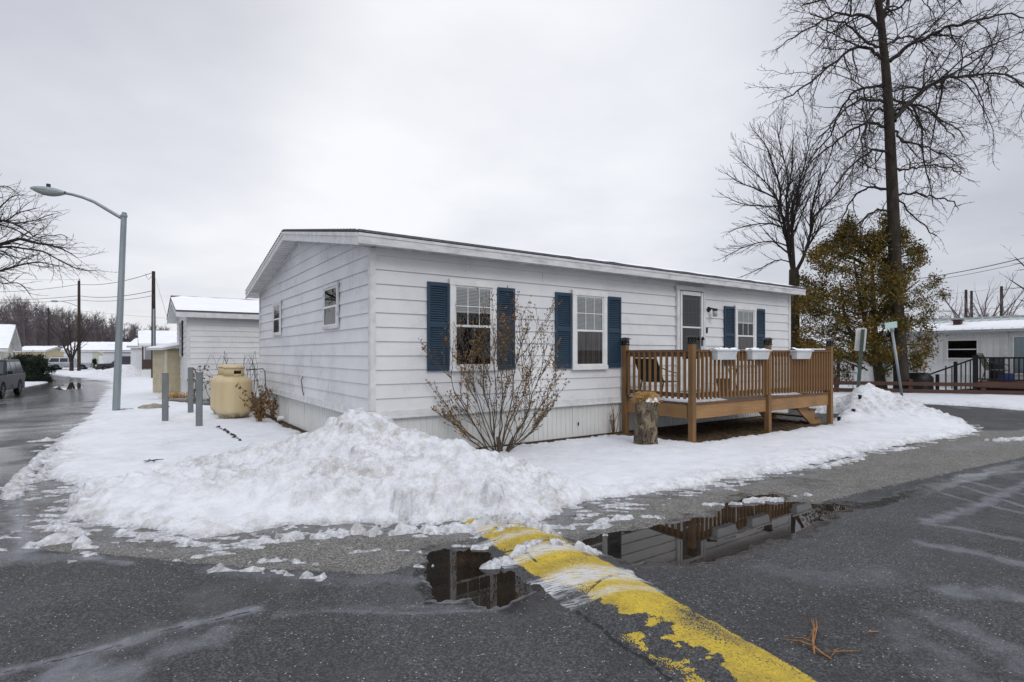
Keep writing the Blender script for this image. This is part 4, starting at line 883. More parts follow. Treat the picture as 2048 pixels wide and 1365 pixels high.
# bramble against the neighbour
def bramble(px, py, label, h, w, n, seed, leafy=0):
    rnd = random.Random(seed); x, y, z = G(px, py); t = thing('bramble', label, 'bramble', (x, y, z)); b = MB(); l = MB()
    for k in range(n):
        x0 = rnd.uniform(-w, w); x1 = x0 + rnd.uniform(-.7, .7); H = h * rnd.uniform(.5, 1); y0 = rnd.uniform(-.2, .2)
        pts = [(x0 + (x1 - x0) * q + .05 * rnd.uniform(-1, 1), y0 + .05 * rnd.uniform(-1, 1), H * math.sin(q * 2.4) + .02) for q in np.linspace(0, 1, 8)]; b.tube(pts, np.linspace(.008, .003, 8), 4)
        for j in range(leafy):
            c = Vector(rnd.choice(pts)); d = Vector((rnd.uniform(-1, 1), rnd.uniform(-1, 1), rnd.uniform(-1.5, 0))).normalized() * .09; s = d.cross(Vector((0, 1, .2))).normalized() * .03; l.add([c, c + d * .5 + s, c + d, c + d * .5 - s], [(0, 1, 2, 3)])
    b.build('canes', M['twig'], t)
    if leafy: l.build('leaves', M['deadleaf'], t)
bramble(415, 802, 'leafy brown bramble against the neighbouring white home beside the tanks', 1.2, .5, 16, 5, 9); bramble(500, 806, 'bare arching bramble canes behind the beige tanks', 1.7, 1.2, 30, 6)
# little twigs
def twigs(px, py, label, size, mat, seed, n=5, name='fallen_twig', z=0.0, rad=.006, cat='twig'):
    rnd = random.Random(seed); x, y, z0 = G(px, py); b = MB()
    for k in range(n):
        a = rnd.uniform(0, 6.28); L = size * rnd.uniform(.4, 1); c = (rnd.uniform(-.2, .2) * size, rnd.uniform(-.2, .2) * size)
        b.tube([(c[0] + L * (q - .5) * math.cos(a) + rnd.uniform(-.02, .02) * size * 3, c[1] + L * (q - .5) * math.sin(a) + rnd.uniform(-.02, .02) * size * 3, .012 + rnd.uniform(0, .04) * size) for q in (0, .33, .66, 1)], [rad, rad, rad * .7, rad * .4], 5)
    return tag(b.build(name, M[mat], None, loc=(x, y, z0 + z)), label, cat)
b = MB(); x, y, _ = G(1630, 1290)
def gp(px, py, z): q = G(px, py); return (q[0] - x, q[1] - y, z)
b.tube([gp(1622, 1243, .012), gp(1628, 1265, .03), gp(1626, 1295, .025), gp(1629, 1313, .01)], [.003, .006, .007, .004], 6)
b.tube([gp(1568, 1283, .008), gp(1600, 1288, .012), gp(1626, 1301, .02), gp(1648, 1315, .012), gp(1664, 1323, .008)], [.002, .004, .006, .005, .003], 6)
b.tube([gp(1617, 1285, .015), gp(1630, 1275, .04), gp(1626, 1245, .02)], [.003, .004, .002], 5)
b.tube([gp(1632, 1246, .02), gp(1634, 1268, .035), gp(1629, 1292, .03)], [.002, .004, .003], 5); b.tube([gp(1580, 1280, .01), gp(1606, 1283, .016), gp(1622, 1291, .02)], [.002, .003, .003], 5)
b.tube([gp(1640, 1310, .01), gp(1690, 1308, .012), gp(1719, 1305, .008)], [.002, .003, .002], 5); b.tube([gp(1660, 1320, .008), gp(1675, 1303, .012), gp(1692, 1309, .008)], [.002, .003, .002], 5)
tag(b.build('fallen_twig', M['orangetwig'], None, loc=(x, y, .002), smooth=True), 'forked orange brown twig lying on the dark asphalt', 'twig')
b = MB(); b.tube([(-.03, 0, .006), (.03, .004, .006)], .003, 5); x, y, _ = G(1747, 1267); tag(b.build('fallen_twig', M['orangetwig'], None, loc=(x, y, .002)), 'tiny straw coloured twig alone on the asphalt right of the forked twig', 'twig')
twigs(300, 938, 'small dark twig bundle on the smooth snow below the steel posts', .22, 'twig', 3, 6, z=.09, rad=.005); twigs(248, 828, 'dark twig tuft at the foot of the street lamp', .3, 'twig', 5, 7, z=.1)
for k, (px, py) in enumerate(((470, 878), (1040, 865))):
    pass
b = MB(); p0 = G(436, 862); p1 = G(482, 892)
for k in range(16):
    q = k / 15; x = p0[0] + (p1[0] - p0[0]) * q + random.uniform(-.03, .03); y = p0[1] + (p1[1] - p0[1]) * q; s = random.uniform(.015, .035)
    b.add([(x - s * 1.6, y, .085), (x, y - s, .085), (x + s * 1.6, y, .085), (x, y + s, .085), (x, y, .085 + s)], [(0, 1, 4), (1, 2, 4), (2, 3, 4), (3, 0, 4)])
tag(b.build('debris_trail', M['pot']), 'broken line of dark debris on the snow beside the tanks', 'debris', kind='stuff')
b = MB(); x, y = HL(.95, -.25)
b.tube([(.06 * math.cos(a), 0, .07 + .06 * math.sin(a)) for a in np.linspace(0, 6.28, 14)], .006, 5); b.tube([(-.05, 0, .03), (-.1, 0, -.03)], .006, 5); tag(b.build('garden_hook', M['planter'], None, loc=(x, y, .03)), 'small white looped garden hook at the foot of the skirting', 'garden hook')
# litter along the deck
b = MB()
for k in range(700):
    u = random.uniform(5.1, 9.5); v = random.uniform(-1.7, -.2); x, y = HL(u, v); a = random.uniform(0, 6.28); s = random.uniform(.015, .045); z = .04 + random.uniform(0, .02)
    b.add([(x + s * math.cos(a), y + s * math.sin(a), z), (x - s * .4 * math.sin(a), y + s * .4 * math.cos(a), z + .012), (x - s * math.cos(a), y - s * math.sin(a), z + .004), (x + s * .4 * math.sin(a), y - s * .4 * math.cos(a), z)], [(0, 1, 2, 3)])
tag(b.build('leaf_litter', M['litter']), 'brown leaf litter on the bare soil under the deck', 'leaf litter', kind='stuff')
# solar stake lights in the snow
for px, py, lb in ((1678, 840, 'small black solar light in the snow, nearest the deck'), (1707, 836, 'small black solar light in the snow, middle of three by the mound'), (1720, 832, 'small black solar light highest up the snow mound slope')):
    x, y, _ = G(px, py + 6); hz = float(snow_height(np.array([x]), np.array([y]), YARD)[0][0]); t = thing('solar_light', lb, 'garden light', (x, y, max(hz, 0)), 0, 'solar lights in the snow')
    b = MB(); b.lathe([(.035, .0), (.045, .09), (.0, .09)], 4, (0, 0, -.03)); b.build('lamp_body', M['black'], t); b = MB(); b.lathe([(.06, .06), (.06, .075), (.0, .08)], 4); b.build('solar_panel', M['carglass'], t)
# ================================================================== STREET LAMP, POLES, WIRES
x0, y0, z0 = G(232, 826); lamp = thing('street_lamp', 'tall pale steel street lamp with long curved arm standing in the roadside snow', 'street lamp', (x0, y0, z0))
D = y0
def LP(px, py, dy=0): q = P(px, py, D + dy); return (q[0] - x0, q[1] - y0, q[2] - z0)
top = LP(248, 430)
b = MB(); p = [tuple(np.array(top) * t) for t in (0, .25, .5, .75, 1)]; p[0] = (0, 0, -.05); b.tube(p, [.088, .083, .077, .071, .066], 8); b.build('pole', M['galv'], lamp)
b = MB(); q0 = LP(248.2, 431); q1 = LP(248.8, 427); b.tube([tuple(np.array(top) * .985), LP(248.8, 408.5 + 19 - 2), LP(249, 427)], .055, 12); b.lathe([(.075, -.06), (.08, -.03), (.075, 0)], 12, top); b.build('pole_top', M['galv'], lamp)
arm = [LP(246, 438), LP(232, 430), LP(210, 417), LP(188, 404), LP(165, 395), LP(145, 389.5), LP(126, 386)]
b = MB(); b.tube(arm, [.045, .044, .043, .041, .039, .036, .034], 10); b.build('lamp_arm', M['galv'], lamp, smooth=True)
# cobra head: rounded housing above, lens below
c0 = np.array(LP(131, 387)); c1 = np.array(LP(61, 378)); hd = MB(); ls = MB(); n = 14
ax = (c1 - c0); L = np.linalg.norm(ax); ax /= L; up = np.array([-ax[2], 0, ax[0]]) * (1 if ax[0] > 0 else -1); up = up if up[2] > 0 else -up; sd_ = np.cross(ax, up)
rows_u, rows_l = [], []
for i in range(n + 1):
    t = i / n; w = .17 * (min(1, .35 + t * 1.5)) * math.sqrt(max(0, 1 - max(0, (t - .55) / .45) ** 2.2)) + .003; hU = .10 * (min(1, .45 + t * 1.6)) * math.sqrt(max(0, 1 - max(0, (t - .5) / .5) ** 2.4)) + .002; hL = .14 * math.sin(math.pi * min(1, t * 1.02 + .02)) ** .7 * (.9) + .002
    c = c0 + ax * L * t
    rows_u.append([tuple(c + sd_ * w * math.cos(a) + up * hU * math.sin(a)) for a in np.linspace(0, math.pi, 11)])
    rows_l.append([tuple(c + sd_ * w * .96 * math.cos(a) - up * hL * math.sin(a)) for a in np.linspace(0, math.pi, 11)])
for mb, rows in ((hd, rows_u), (ls, rows_l)):
    mb.add(sum(rows, []), [(i * 11 + k, i * 11 + k + 1, (i + 1) * 11 + k + 1, (i + 1) * 11 + k) for i in range(n) for k in range(10)])
h_ = hd.build('lamp_head', M['galv'], lamp, smooth=True); ls.build('lamp_lens', M['lens'], h_, smooth=True)
b = MB(); c = c0 + ax * L * .5 + up * .09; b.lathe([(.045, 0), (.05, .09), (.0, .10)], 12, tuple(c)); b.build('photocell', M['shutter'], h_)
def upole(px, py_top, D, label, r=.14, lean=0, zb=-.6):
    xb, yb, zt = P(px, py_top, D); t = thing('utility_pole', label, 'utility pole', (xb, yb, zb), 0, 'utility poles')
    b = MB(); b.tube([(0, 0, 0), (lean * .5, 0, (zt - zb) / 2), (lean, 0, zt - zb)], [r * 1.1, r, r * .8], 10); b.build('pole', M['bark'], t); return t, zt - zb
pA, hA = upole(307, 543, 46, 'brown wooden utility pole between the street lamp and the white neighbouring home', .16)
b = MB(); b.tube([(.1, -.14, 0), (.1, -.14, 5.9)], .07, 8); b.build('conduit', M['galv'], pA); b = MB(); b.tube([(0, -.1, hA - .35), (-.35, -.1, hA - .7), (-.5, -.1, hA - .55), (-.6, -.1, hA - .2)], .015, 5); b.build('cable_loop', M['black'], pA)
pB, hB = upole(158, 562, 66, 'wooden utility pole carrying a small street light on a side arm', .17)
b = MB(); s = 66 / F; b.tube([(0, 0, hB - 52 * s), (-18 * s, 0, hB - 45 * s), (-34 * s, 0, hB - 41 * s), (-44 * s, 0, hB - 41 * s)], .04, 6); b.build('lamp_arm', M['galv'], pB)
b = MB(); b.lathe([(.02, -.06), (.2, -.1), (.26, 0), (.2, .1), (.05, .14), (.0, .14)], 12, (-49 * s, 0, hB - 41 * s), 1.6); b.build('lamp_head', M['galv'], pB, smooth=True)
b = MB(); b.lathe([(.05, 0), (.08, .12), (.04, .3), (.0, .3)], 8, (.05, 0, hB)); b.build('insulator', M['galv'], pB)
upole(97, 616, 96, 'distant wooden utility pole beside the tan gable roofed house', .16); upole(1932, 580, 75, 'left one of the paired far poles behind the right hand home', .2, 0, -.5); upole(1943, 582, 80, 'right one of the paired far poles behind the right hand home', .2, 0, -.5); upole(2003, 573, 62, 'single far pole standing above the snowy roof on the right', .17, 0, -.5)
def wire(a, b_, sag, label, r=.014):
    a = Vector(a); b_ = Vector(b_); n = 14; m = MB()
    m.tube([a.lerp(b_, i / n) - Vector((0, 0, sag * 4 * (i / n) * (1 - i / n))) for i in range(n + 1)], r, 4, False)
    return tag(m.build('power_line', M['black']), label, 'power line', 'overhead power lines')
def PW(px, py, D): return P(px, py, D)
wire(PW(305, 546, 46), PW(158, 569, 66), .4, 'topmost black wire strung from the pole by the lamp to the farther pole', .026); wire(PW(158, 569, 66), PW(-60, 583, 80), .4, 'topmost black wire leaving the farther pole to the left', .026)
wire(PW(305, 582, 46), PW(158, 592, 66), .35, 'middle wire between the two wooden poles on the left', .026); wire(PW(158, 592, 66), PW(-60, 598, 80), .3, 'middle wire leaving the farther pole to the left', .028)
wire(PW(305, 592, 46), PW(158, 600, 66), .3, 'lowest wire between the two wooden poles on the left', .02); wire(PW(158, 600, 66), PW(-60, 602, 80), .3, 'lowest wire leaving the farther pole to the left, behind the side arm lamp', .026)
wire(PW(160, 559, 66), PW(-60, 550, 70), .3, 'thin pale wire from the insulator on the farther pole', .014); wire(PW(158, 633, 66), PW(-60, 628, 90), .3, 'low dark cable crossing in front of the bare woods', .028)
wire(PW(308, 548, 46), PW(336, 640, 30), .0, 'thin guy wire slanting down from the pole by the lamp', .008)
wire(PW(520, 645, 90), PW(158, 622, 96), .3, 'faint distant wire above the far roofs', .014)
wire(PW(1760, 566, 40), PW(2120, 498, 26), .25, 'upper heavy black wire crossing the grey sky at right', .022); wire(PW(1760, 572, 40), PW(2120, 508, 26), .25, 'lower thin black wire crossing the grey sky at right', .013)
wire(PW(1800, 590, 75), PW(2003, 576, 62), .3, 'faint wire between the far poles on the right', .012); wire(PW(2003, 576, 62), PW(2120, 566, 58), .2, 'faint wire running right from the single far pole', .012); wire(PW(1860, 622, 62), PW(2120, 604, 50), .2, 'low wire just above the snowy roof on the right', .014)
# ================================================================== GENERIC GABLE HOUSE (ridge along x, near eave at y=0)
def gable_house(label, loc, rz, L, W, zb, he, hr, wall, oh=.3, group=None, name='mobile_home', boards=.2, snow='snowplain', skirt_h=0, gables=True, snow_th=.1, fascia='trim', rooft='shingle'):
    t = thing(name, label, 'mobile home' if name == 'mobile_home' else name.replace('_', ' '), (loc[0], loc[1], zb), rz, group)
    H, Rg = he, hr; sl = (Rg - H) / (W / 2)
    def gy(z): return (0, W) if z <= H else (min((z - H) / sl, W / 2), max(W - (z - H) / sl, W / 2))
    z_s = skirt_h
    board_wall(0, z_s, H, boards, lambda z: (0, L)).build('wall', M[wall], t, xf=lambda a, d, z: (a, -d, z))
    board_wall(0, z_s, Rg - .02, boards, gy).build('wall', M[wall], t, xf=lambda a, d, z: (-d, a, z))
    board_wall(0, z_s, Rg - .02, boards, gy).build('wall', M[wall], t, xf=lambda a, d, z: (L + d, a, z))
    if skirt_h:
        b = MB(); b.box(-.005, .01, 0, L + .005, W - .01, skirt_h); b.box(-.03, -.02, skirt_h - .04, L + .03, .02, skirt_h + .02); b.build('skirting', M['skirt'], t)
    b = MB()
    for x in (-.02, L - .07): b.box(x, -.025, skirt_h, x + .09, .0, H); 
    b.box(-.025, -.02, skirt_h, -.002, .09, H); b.box(L + .002, -.02, skirt_h, L + .025, .09, H); b.build('corner_trim', M['trim'], t)
    b = MB(); y0 = -oh; z0 = H - sl * oh
    for ya_, yb_ in ((y0, W / 2), (W / 2, W + oh)):
        za = Rg + .08 if ya_ == W / 2 else z0 + .08; zb_ = Rg + .08 if yb_ == W / 2 else z0 + .08
        b.add([(-oh, ya_, za), (L + oh, ya_, za), (L + oh, yb_, zb_), (-oh, yb_, zb_)] + [(-oh, ya_, za - .05), (L + oh, ya_, za - .05), (L + oh, yb_, zb_ - .05), (-oh, yb_, zb_ - .05)], [(0, 1, 2, 3), (7, 6, 5, 4), (0, 4, 5, 1), (1, 5, 6, 2), (2, 6, 7, 3), (3, 7, 4, 0)])
    rf = b.build('roof', M[rooft], t)
    b = MB(); b.box(-oh + .01, y0 + .005, z0 - .14, L + oh - .01, y0 + .03, z0 + .028); b.quad((-oh + .02, y0 + .03, z0 - .1), (L + oh - .02, y0 + .03, z0 - .1), (L + oh - .02, 0, z0 - .1), (-oh + .02, 0, z0 - .1)); b.build('fascia', M[fascia], rf)
    for X in (-oh + .012, L + oh - .035):
        b = MB()
        for ya_, yb_ in ((y0 + .03, W / 2), (W / 2, W + oh)):
            za = Rg if ya_ == W / 2 else z0; zb_ = Rg if yb_ == W / 2 else z0
            b.add([(X, ya_, za + .028), (X, yb_, zb_ + .028), (X, yb_, zb_ - .14), (X, ya_, za - .14), (X + .022, ya_, za + .028), (X + .022, yb_, zb_ + .028), (X + .022, yb_, zb_ - .14), (X + .022, ya_, za - .14)], [(0, 1, 2, 3), (7, 6, 5, 4), (0, 4, 5, 1), (2, 6, 7, 3), (1, 5, 6, 2), (3, 7, 4, 0)])
            X0, X1 = (X + .022, 0) if X < 0 else (L, X); b.quad((X0, ya_, za - .1), (X1, ya_, za - .1), (X1, yb_, zb_ - .1), (X0, yb_, zb_ - .1))
        b.build('rake_board', M[fascia], rf)
    if snow:
        n1, n2 = 40, 14; A, B = np.meshgrid(np.linspace(-oh - .0, L + oh + .0, n1), np.linspace(-oh - .02, W / 2 + .05, n2)); A = A.ravel(); B = B.ravel()
        hh = snow_th * (.75 + .25 * fbm(A * 1.3 + loc[0], B * 1.3, 3, 5)) * sstep(-oh - .05, -oh + .12, B) * sstep(-oh - .02, -oh + .1, A) * sstep(L + oh + .02, L + oh - .1, A)
        so = npmesh('roof_snow', np.stack([A, B, z0 + .088 + sl * (np.minimum(B, W / 2) + oh) + np.maximum(hh, .002)], 1), gridfaces(n1, n2), M[snow]); so.parent = rf
        n2 = 8; A, B = np.meshgrid(np.linspace(-oh, L + oh, n1), np.linspace(W / 2, W + oh, n2)); A = A.ravel(); B = B.ravel()
        so = npmesh('roof_snow', np.stack([A, B, Rg + .088 - sl * (B - W / 2) + snow_th * .8], 1), gridfaces(n1, n2), M[snow]); so.parent = rf
    return t, rf
def simple_window(parent, a0, a1, z0, z1, xf_, shut=None, bars=True):
    xf = lambda a, d, z: xf_(a, d + .012, z)
    b = MB(); c = .05; b.box(a0, .01, z0, a0 + c, .05, z1); b.box(a1 - c, .01, z0, a1, .05, z1); b.box(a0 + c, .01, z1 - c, a1 - c, .05, z1); b.box(a0 + c, .01, z0, a1 - c, .05, z0 + c)
    if bars: b.box(a0 + c, .012, (z0 + z1) / 2 - .02, a1 - c, .045, (z0 + z1) / 2 + .02)
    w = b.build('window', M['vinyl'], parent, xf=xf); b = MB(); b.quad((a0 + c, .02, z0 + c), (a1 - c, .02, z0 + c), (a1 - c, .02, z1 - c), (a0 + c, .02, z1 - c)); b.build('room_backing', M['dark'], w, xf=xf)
    b = MB(); b.quad((a0 + c, .03, z0 + c), (a1 - c, .03, z0 + c), (a1 - c, .03, z1 - c), (a0 + c, .03, z1 - c)); b.build('pane', M['glass'], w, xf=xf)
    if shut:
        for q0, q1 in ((a0 - .33, a0 - .01), (a1 + .01, a1 + .33)): b = MB(); b.box(q0, .01, z0, q1, .04, z1); b.build('shutter', M[shut], parent, xf=xf)
exf = lambda a, d, z: (-d, a, z); fxf = lambda a, d, z: (a, -d, z)
# neighbouring white home
K = P(375, 709, 18.6)
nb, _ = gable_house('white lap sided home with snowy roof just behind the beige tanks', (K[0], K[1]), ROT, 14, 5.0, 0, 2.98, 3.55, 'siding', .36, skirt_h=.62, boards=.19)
simple_window(nb, 2.0, 2.85, 1.45, 2.75, exf, 'blackpaint')
# beige shed against its end
q = HL(0, 0); RSH = ROT + .42; S0 = P(332, 709, 20.9); S0 = (S0[0] + .75 * math.cos(RSH), S0[1] + .75 * math.sin(RSH))
sh = thing('garden_shed', 'narrow beige vinyl shed with snowy sloped roof beside the white neighbouring home', 'shed', (S0[0], S0[1], 0), RSH)
board_wall(0, 0, 1.74, .1, lambda z: (-.75, 0)).build('wall', M['beige'], sh, xf=fxf); board_wall(0, 0, 1.70, .1, lambda z: (0, .95)).build('wall', M['beige'], sh, xf=lambda a, d, z: (-.75 - d, a, z))
b = MB(); b.box(-.80, -.03, 0, -.72, -.001, 1.78); b.box(-.06, -.03, 0, .0, -.001, 1.78); b.build('corner_trim', M['cream'], sh)
b = MB(); b.add([(-.95, -.15, 1.75), (.1, -.15, 1.95), (.1, 1.05, 1.95), (-.95, 1.05, 1.75), (-.95, -.15, 1.68), (.1, -.15, 1.88), (.1, 1.05, 1.88), (-.95, 1.05, 1.68)], [(0, 1, 2, 3), (7, 6, 5, 4), (0, 4, 5, 1), (1, 5, 6, 2), (2, 6, 7, 3), (3, 7, 4, 0)]); r_ = b.build('roof', M['trim'], sh)
b = MB(); b.add([(-.95, -.15, 1.76), (.1, -.15, 1.96), (.1, 1.05, 1.96), (-.95, 1.05, 1.76), (-.9, -.1, 1.80), (.05, -.1, 1.99), (.05, 1.0, 1.99), (-.9, 1.0, 1.80)], [(4, 5, 6, 7), (0, 1, 5, 4), (1, 2, 6, 5), (2, 3, 7, 6), (3, 0, 4, 7)]); b.build('roof_snow', M['snowplain'], r_)
# dry grass tuft at its foot
b = MB(); x, y, z = G(352, 800)
for k in range(260): a = random.uniform(0, 6.28); r_ = random.uniform(0, .5); x1 = r_ * math.cos(a); y1 = r_ * .5 * math.sin(a); b.tube([(x1, y1, 0), (x1 + random.uniform(-.1, .1), y1 + random.uniform(-.1, .1), random.uniform(.05, .22))], .006, 3, False)
tag(b.build('grass_tuft', M['straw'], None, loc=(x, y, z + .05)), 'patch of dry brown grass at the foot of the beige shed', 'grass', kind='stuff')
# porch house
Q = P(290, 709, 50); zb = -.55
ph_, _ = gable_house('white home with snowy gable roof and dark brown covered porch, behind the utility pole', (Q[0], Q[1]), ROT, 14, 5.4, zb, 3.15, 4.2, 'white', .5, skirt_h=0)
b = MB()
for v in np.linspace(-.2, -2.0, 2): b.box(-.1, v - .06, .9, .02, v + .06, 2.9)
b = MB(); b.box(-.3, -2.3, 0, 4.5, -.05, .72); b.build('porch_base', M['skirt'], ph_)
for u in (-.2, .9, 2.0, 3.2, 4.4): b = MB(); b.box(u - .06, -2.25, .72, u + .06, -2.13, 2.75); b.build('porch_post', M['brownwood'], ph_)
b = MB(); b.box(-.25, -2.26, .8, 4.45, -2.2, 1.62)
for k in range(14): b.box(-.24, -2.1 + k * .14, .8, -.18, -2.0 + k * .14, 1.62)
b.build('porch_rail', M['brownwood'], ph_); b = MB(); b.box(-.5, -2.5, 2.75, 4.7, -.02, 2.9); b.build('porch_roof', M['trim'], ph_); b = MB(); b.box(-.48, -2.48, 2.902, 4.68, -.42, 3.0); b.build('roof_snow', M['snowplain'], ph_)
# far street houses
def farhouse(label, px, D, L, W, rz, he, hr, wall, group='far homes along the street', win=(), **k):
    q = P(px, 709, D); t, r_ = gable_house(label, (q[0], q[1]), rz, L, W, -.6, he, hr, wall, .3, group, boards=.4, snow_th=.14, **k)
    for a0, a1, z0, z1, ax in win: simple_window(t, a0, a1, z0, z1, exf if ax == 'e' else fxf)
    return t
hw = farhouse('long pale home with snowy roof and sage porch wall behind the silver car', 128, 78, 11, 5, .18, 2.75, 3.75, 'white', win=((7.2, 8, 1.3, 2.3, 'f'),))
b = MB(); b.box(3.6, -.05, 0, 6.2, -.021, 2.6); b.build('sage_panel', M['sage'], hw); b = MB(); b.box(5.2, -1.8, 2.1, 7.6, -.06, 2.2); b.add([(5.1, -1.9, 2.2), (7.7, -1.9, 2.2), (6.4, -1.9, 2.75), (5.1, -.06, 2.2), (7.7, -.06, 2.2), (6.4, -.06, 2.75)], [(0, 1, 2), (0, 2, 5, 3), (1, 4, 5, 2)]); b.build('porch_gable', M['yellowish'], hw); b = MB(); b.box(5.3, -1.8, .5, 7.5, -1.7, 1.9); b.build('porch_screen', M['white'], hw)
farhouse('grey white home with snowy roof between the long pale home and the street lamp', 206, 66, 3.6, 4.5, .3, 2.6, 3.1, 'white', win=((1.2, 2.0, 1.2, 2.2, 'f'),))
farhouse('white gabled home with its long snowy roof right of the street lamp', 262, 56, 10, 3.4, ROT - .35, 3.0, 3.65, 'white')
farhouse('pale yellow house low behind the round dark hedge', 30, 88, 4.4, 5, .1, 2.7, 3.3, 'yellowish'); farhouse('small tan gabled house beside the distant utility pole', 101, 100, 2.0, 4.5, .9, 2.9, 3.5, 'tan'); farhouse('little house with teal roof behind the hedge top', 84, 98, 1.6, 4, .2, 2.6, 3.0, 'yellowish', snow=None, rooft='teal')
# left home at the frame edge
Pk = P(14, 709, 42); h0 = thing
WL_ = 5.2; x, y = Pk[0] - D1[0] * WL_ / 2 - D2[0] * 12, Pk[1] - D1[1] * WL_ / 2 - D2[1] * 12
lh, _ = gable_house('cream sided house with snowy gable roof cut by the left edge of the photo', (x, y), ROT, 12, WL_, -.6, 2.75, 4.25, 'cream', .5, boards=.2)
simple_window(lh, 3.0, 3.8, 1.2, 2.3, lambda a, d, z: (12 + d, a, z))
# ================================================================== CARS
def arch(cx, r, z0, n=9): return [(cx + r * math.cos(a), z0 + r * math.sin(a)) for a in np.linspace(math.pi, 0, n)]
def car(label, loc, rz, paint, L=4.5, W=1.78, H=1.72, belt=1.05, clear=.28, hood=1.05, suv=True, roofrack=True):
    t = thing('parked_car', label, 'car', loc, rz, 'cars parked along the street'); s = L / 4.5
    wr = .36; fx, rx = 1.36 * s, -1.36 * s; hw = W / 2
    low = [(-L / 2, .42), (-L / 2 + .03, clear)] + arch(rx, wr + .06, clear + .06)[::1] + arch(fx, wr + .06, clear + .06) + [(L / 2 - .03, clear), (L / 2, .45), (L / 2 - .02, .72), (L / 2 - .12, hood - .18), (L / 2 - .3, hood - .08), (.85 * s, hood), (-L / 2 + .06, belt), (-L / 2, belt - .1)]
    b = MB(); b.prism(low, 'y', -hw, hw); body = b.build('body', M[paint], t, bevel=.05)
    rt = -L / 2 + (.28 if suv else .9); cab = [(.92 * s, hood - .02), (.22 * s, H - .03), (0, H), (rt + .15, H), (rt, H - .05), (-L / 2 + (.05 if suv else .45), belt - .01)]
    n = len(cab); b = MB(); tum = .14
    def wy(z): return hw - .03 - tum * max(0, (z - belt) / (H - belt))
    vs = [(x, -wy(z), z) for x, z in cab] + [(x, wy(z), z) for x, z in cab]
    b.add(vs, [tuple(range(n)), tuple(range(2 * n - 1, n - 1, -1))] + [((i + 1) % n, i, n + i, n + (i + 1) % n) for i in range(n)]); b.build('cabin', M[paint], t, bevel=.04)
    def side(name, pts, mat='carglass'):
        for sg in (-1, 1):
            g = MB(); g.add([(x, sg * (wy(z) + .008), z) for x, z in pts], [tuple(range(len(pts)))]); g.build(name, M[mat], t)
    zt_, zb_ = H - .12, belt + .03
    side('side_window', [(.72 * s, zb_), (.2 * s, zt_), (-.05 * s, zt_), (-.05 * s, zb_)]); side('side_window', [(-.13 * s, zb_), (-.13 * s, zt_), (-.95 * s, zt_), (-.95 * s, zb_)])
    if suv: side('side_window', [(-1.03 * s, zb_), (-1.03 * s, zt_), (rt + .12, zt_), (-L / 2 + .2, zb_)])
    def cross(name, x0, z0, x1, z1, mat='carglass', inset=.08, off=.02):
        g = MB(); g.quad((x0 + off, -wy(z0) + inset, z0), (x0 + off, wy(z0) - inset, z0), (x1 + off, wy(z1) - inset, z1), (x1 + off, -wy(z1) + inset, z1)); return g.build(name, M[mat], t)
    cross('windscreen', .86 * s, hood + .04, .28 * s, H - .1, off=.03); xr0 = -L / 2 + (.05 if suv else .45); cross('rear_window', xr0 + (rt - xr0) * .2, belt + .08, rt - (rt - xr0) * .12, H - .14, off=-.025)
    for sg in (-1, 1):
        for x in (fx, rx):
            w = MB(); w.lathe([(.24, -.1), (.33, -.11), (wr, -.08), (wr, .08), (.33, .11), (.24, .1)], 24); o = w.build('wheel', M['tyre'], t, loc=(x, sg * (hw - .1), wr), smooth=False); o.rotation_euler = (R(90), 0, 0)
            q = MB(); q.lathe([(.24, -.09), (.2, -.07), (.06, -.1), (.0, -.1)] if sg > 0 else [(.24, .09), (.2, .07), (.06, .1), (.0, .1)], 20)
            for k in range(5): a = k * 1.2566; q.bar((.05 * math.cos(a), .05 * math.sin(a), -.1 * sg), (.23 * math.cos(a), .23 * math.sin(a), -.09 * sg), .05, .02)
            q.build('rim', M['rim'], o)
        g = MB(); g.box(L / 2 - .16, sg * hw - .02 - (.3 if sg > 0 else -.02) , .68, L / 2 + .005, sg * hw + (.01 if sg > 0 else .28), .86); g.build('headlight', M['amber'], t, bevel=.02)
        g = MB(); y0_ = sg * (hw - .2); g.box(-L / 2 - .01, min(y0_, sg * (hw + .008)), .78, -L / 2 + .12, max(y0_, sg * (hw + .008)), belt + .02); g.build('tail_light', M['red'], t, bevel=.015)
        g = MB(); g.box(.55 * s, min(sg * hw, sg * (hw + .18)), belt + .02, .68 * s, max(sg * hw, sg * (hw + .18)), belt + .17); g.build('wing_mirror', M[paint], t, bevel=.02)
        if roofrack and suv: g = MB(); yy = sg * (hw - .3); g.tube([(.0, yy, H), (-.05, yy, H + .07), (rt + .3, yy, H + .07), (rt + .2, yy, H)], .016, 6); g.build('roof_rail', M['black'], t)
        g = MB(); g.box(-.5 * s, min(sg * hw, sg * (hw + .03)), .48, -.0, max(sg * hw, sg * (hw + .03)), .56) ; g.build('side_moulding', M['plate'], t)
    g = MB(); g.box(L / 2 - .08, -hw + .06, .36, L / 2 + .05, hw - .06, .58); g.build('front_bumper', M['plate'], t, bevel=.03); g = MB(); g.box(-L / 2 - .06, -hw + .06, .38, -L / 2 + .08, hw - .06, .6); g.build('rear_bumper', M['plate'], t, bevel=.03)
    g = MB(); g.box(L / 2 - .05, -.45, .66, L / 2 + .008, .45, .82); g.build('grille', M['black'], t)
    return t
def carat(px, py, label, rz, paint, **k): x, y, z = G(px, py); return car(label, (x, y, z), rz, paint, **k)
h1 = math.atan2(-.85, .54)
car('dark navy four wheel drive with roof rails at the left edge of the street', (-25.35, 26.6, -.545), math.atan2(-.866, .50), 'carnavy', L=4.8, H=1.80, belt=1.1, hood=1.1)
carat(141, 740.5, 'silver estate car with snow around its wheels parked behind the thin bare tree', R(28), 'carsilver', H=1.68)
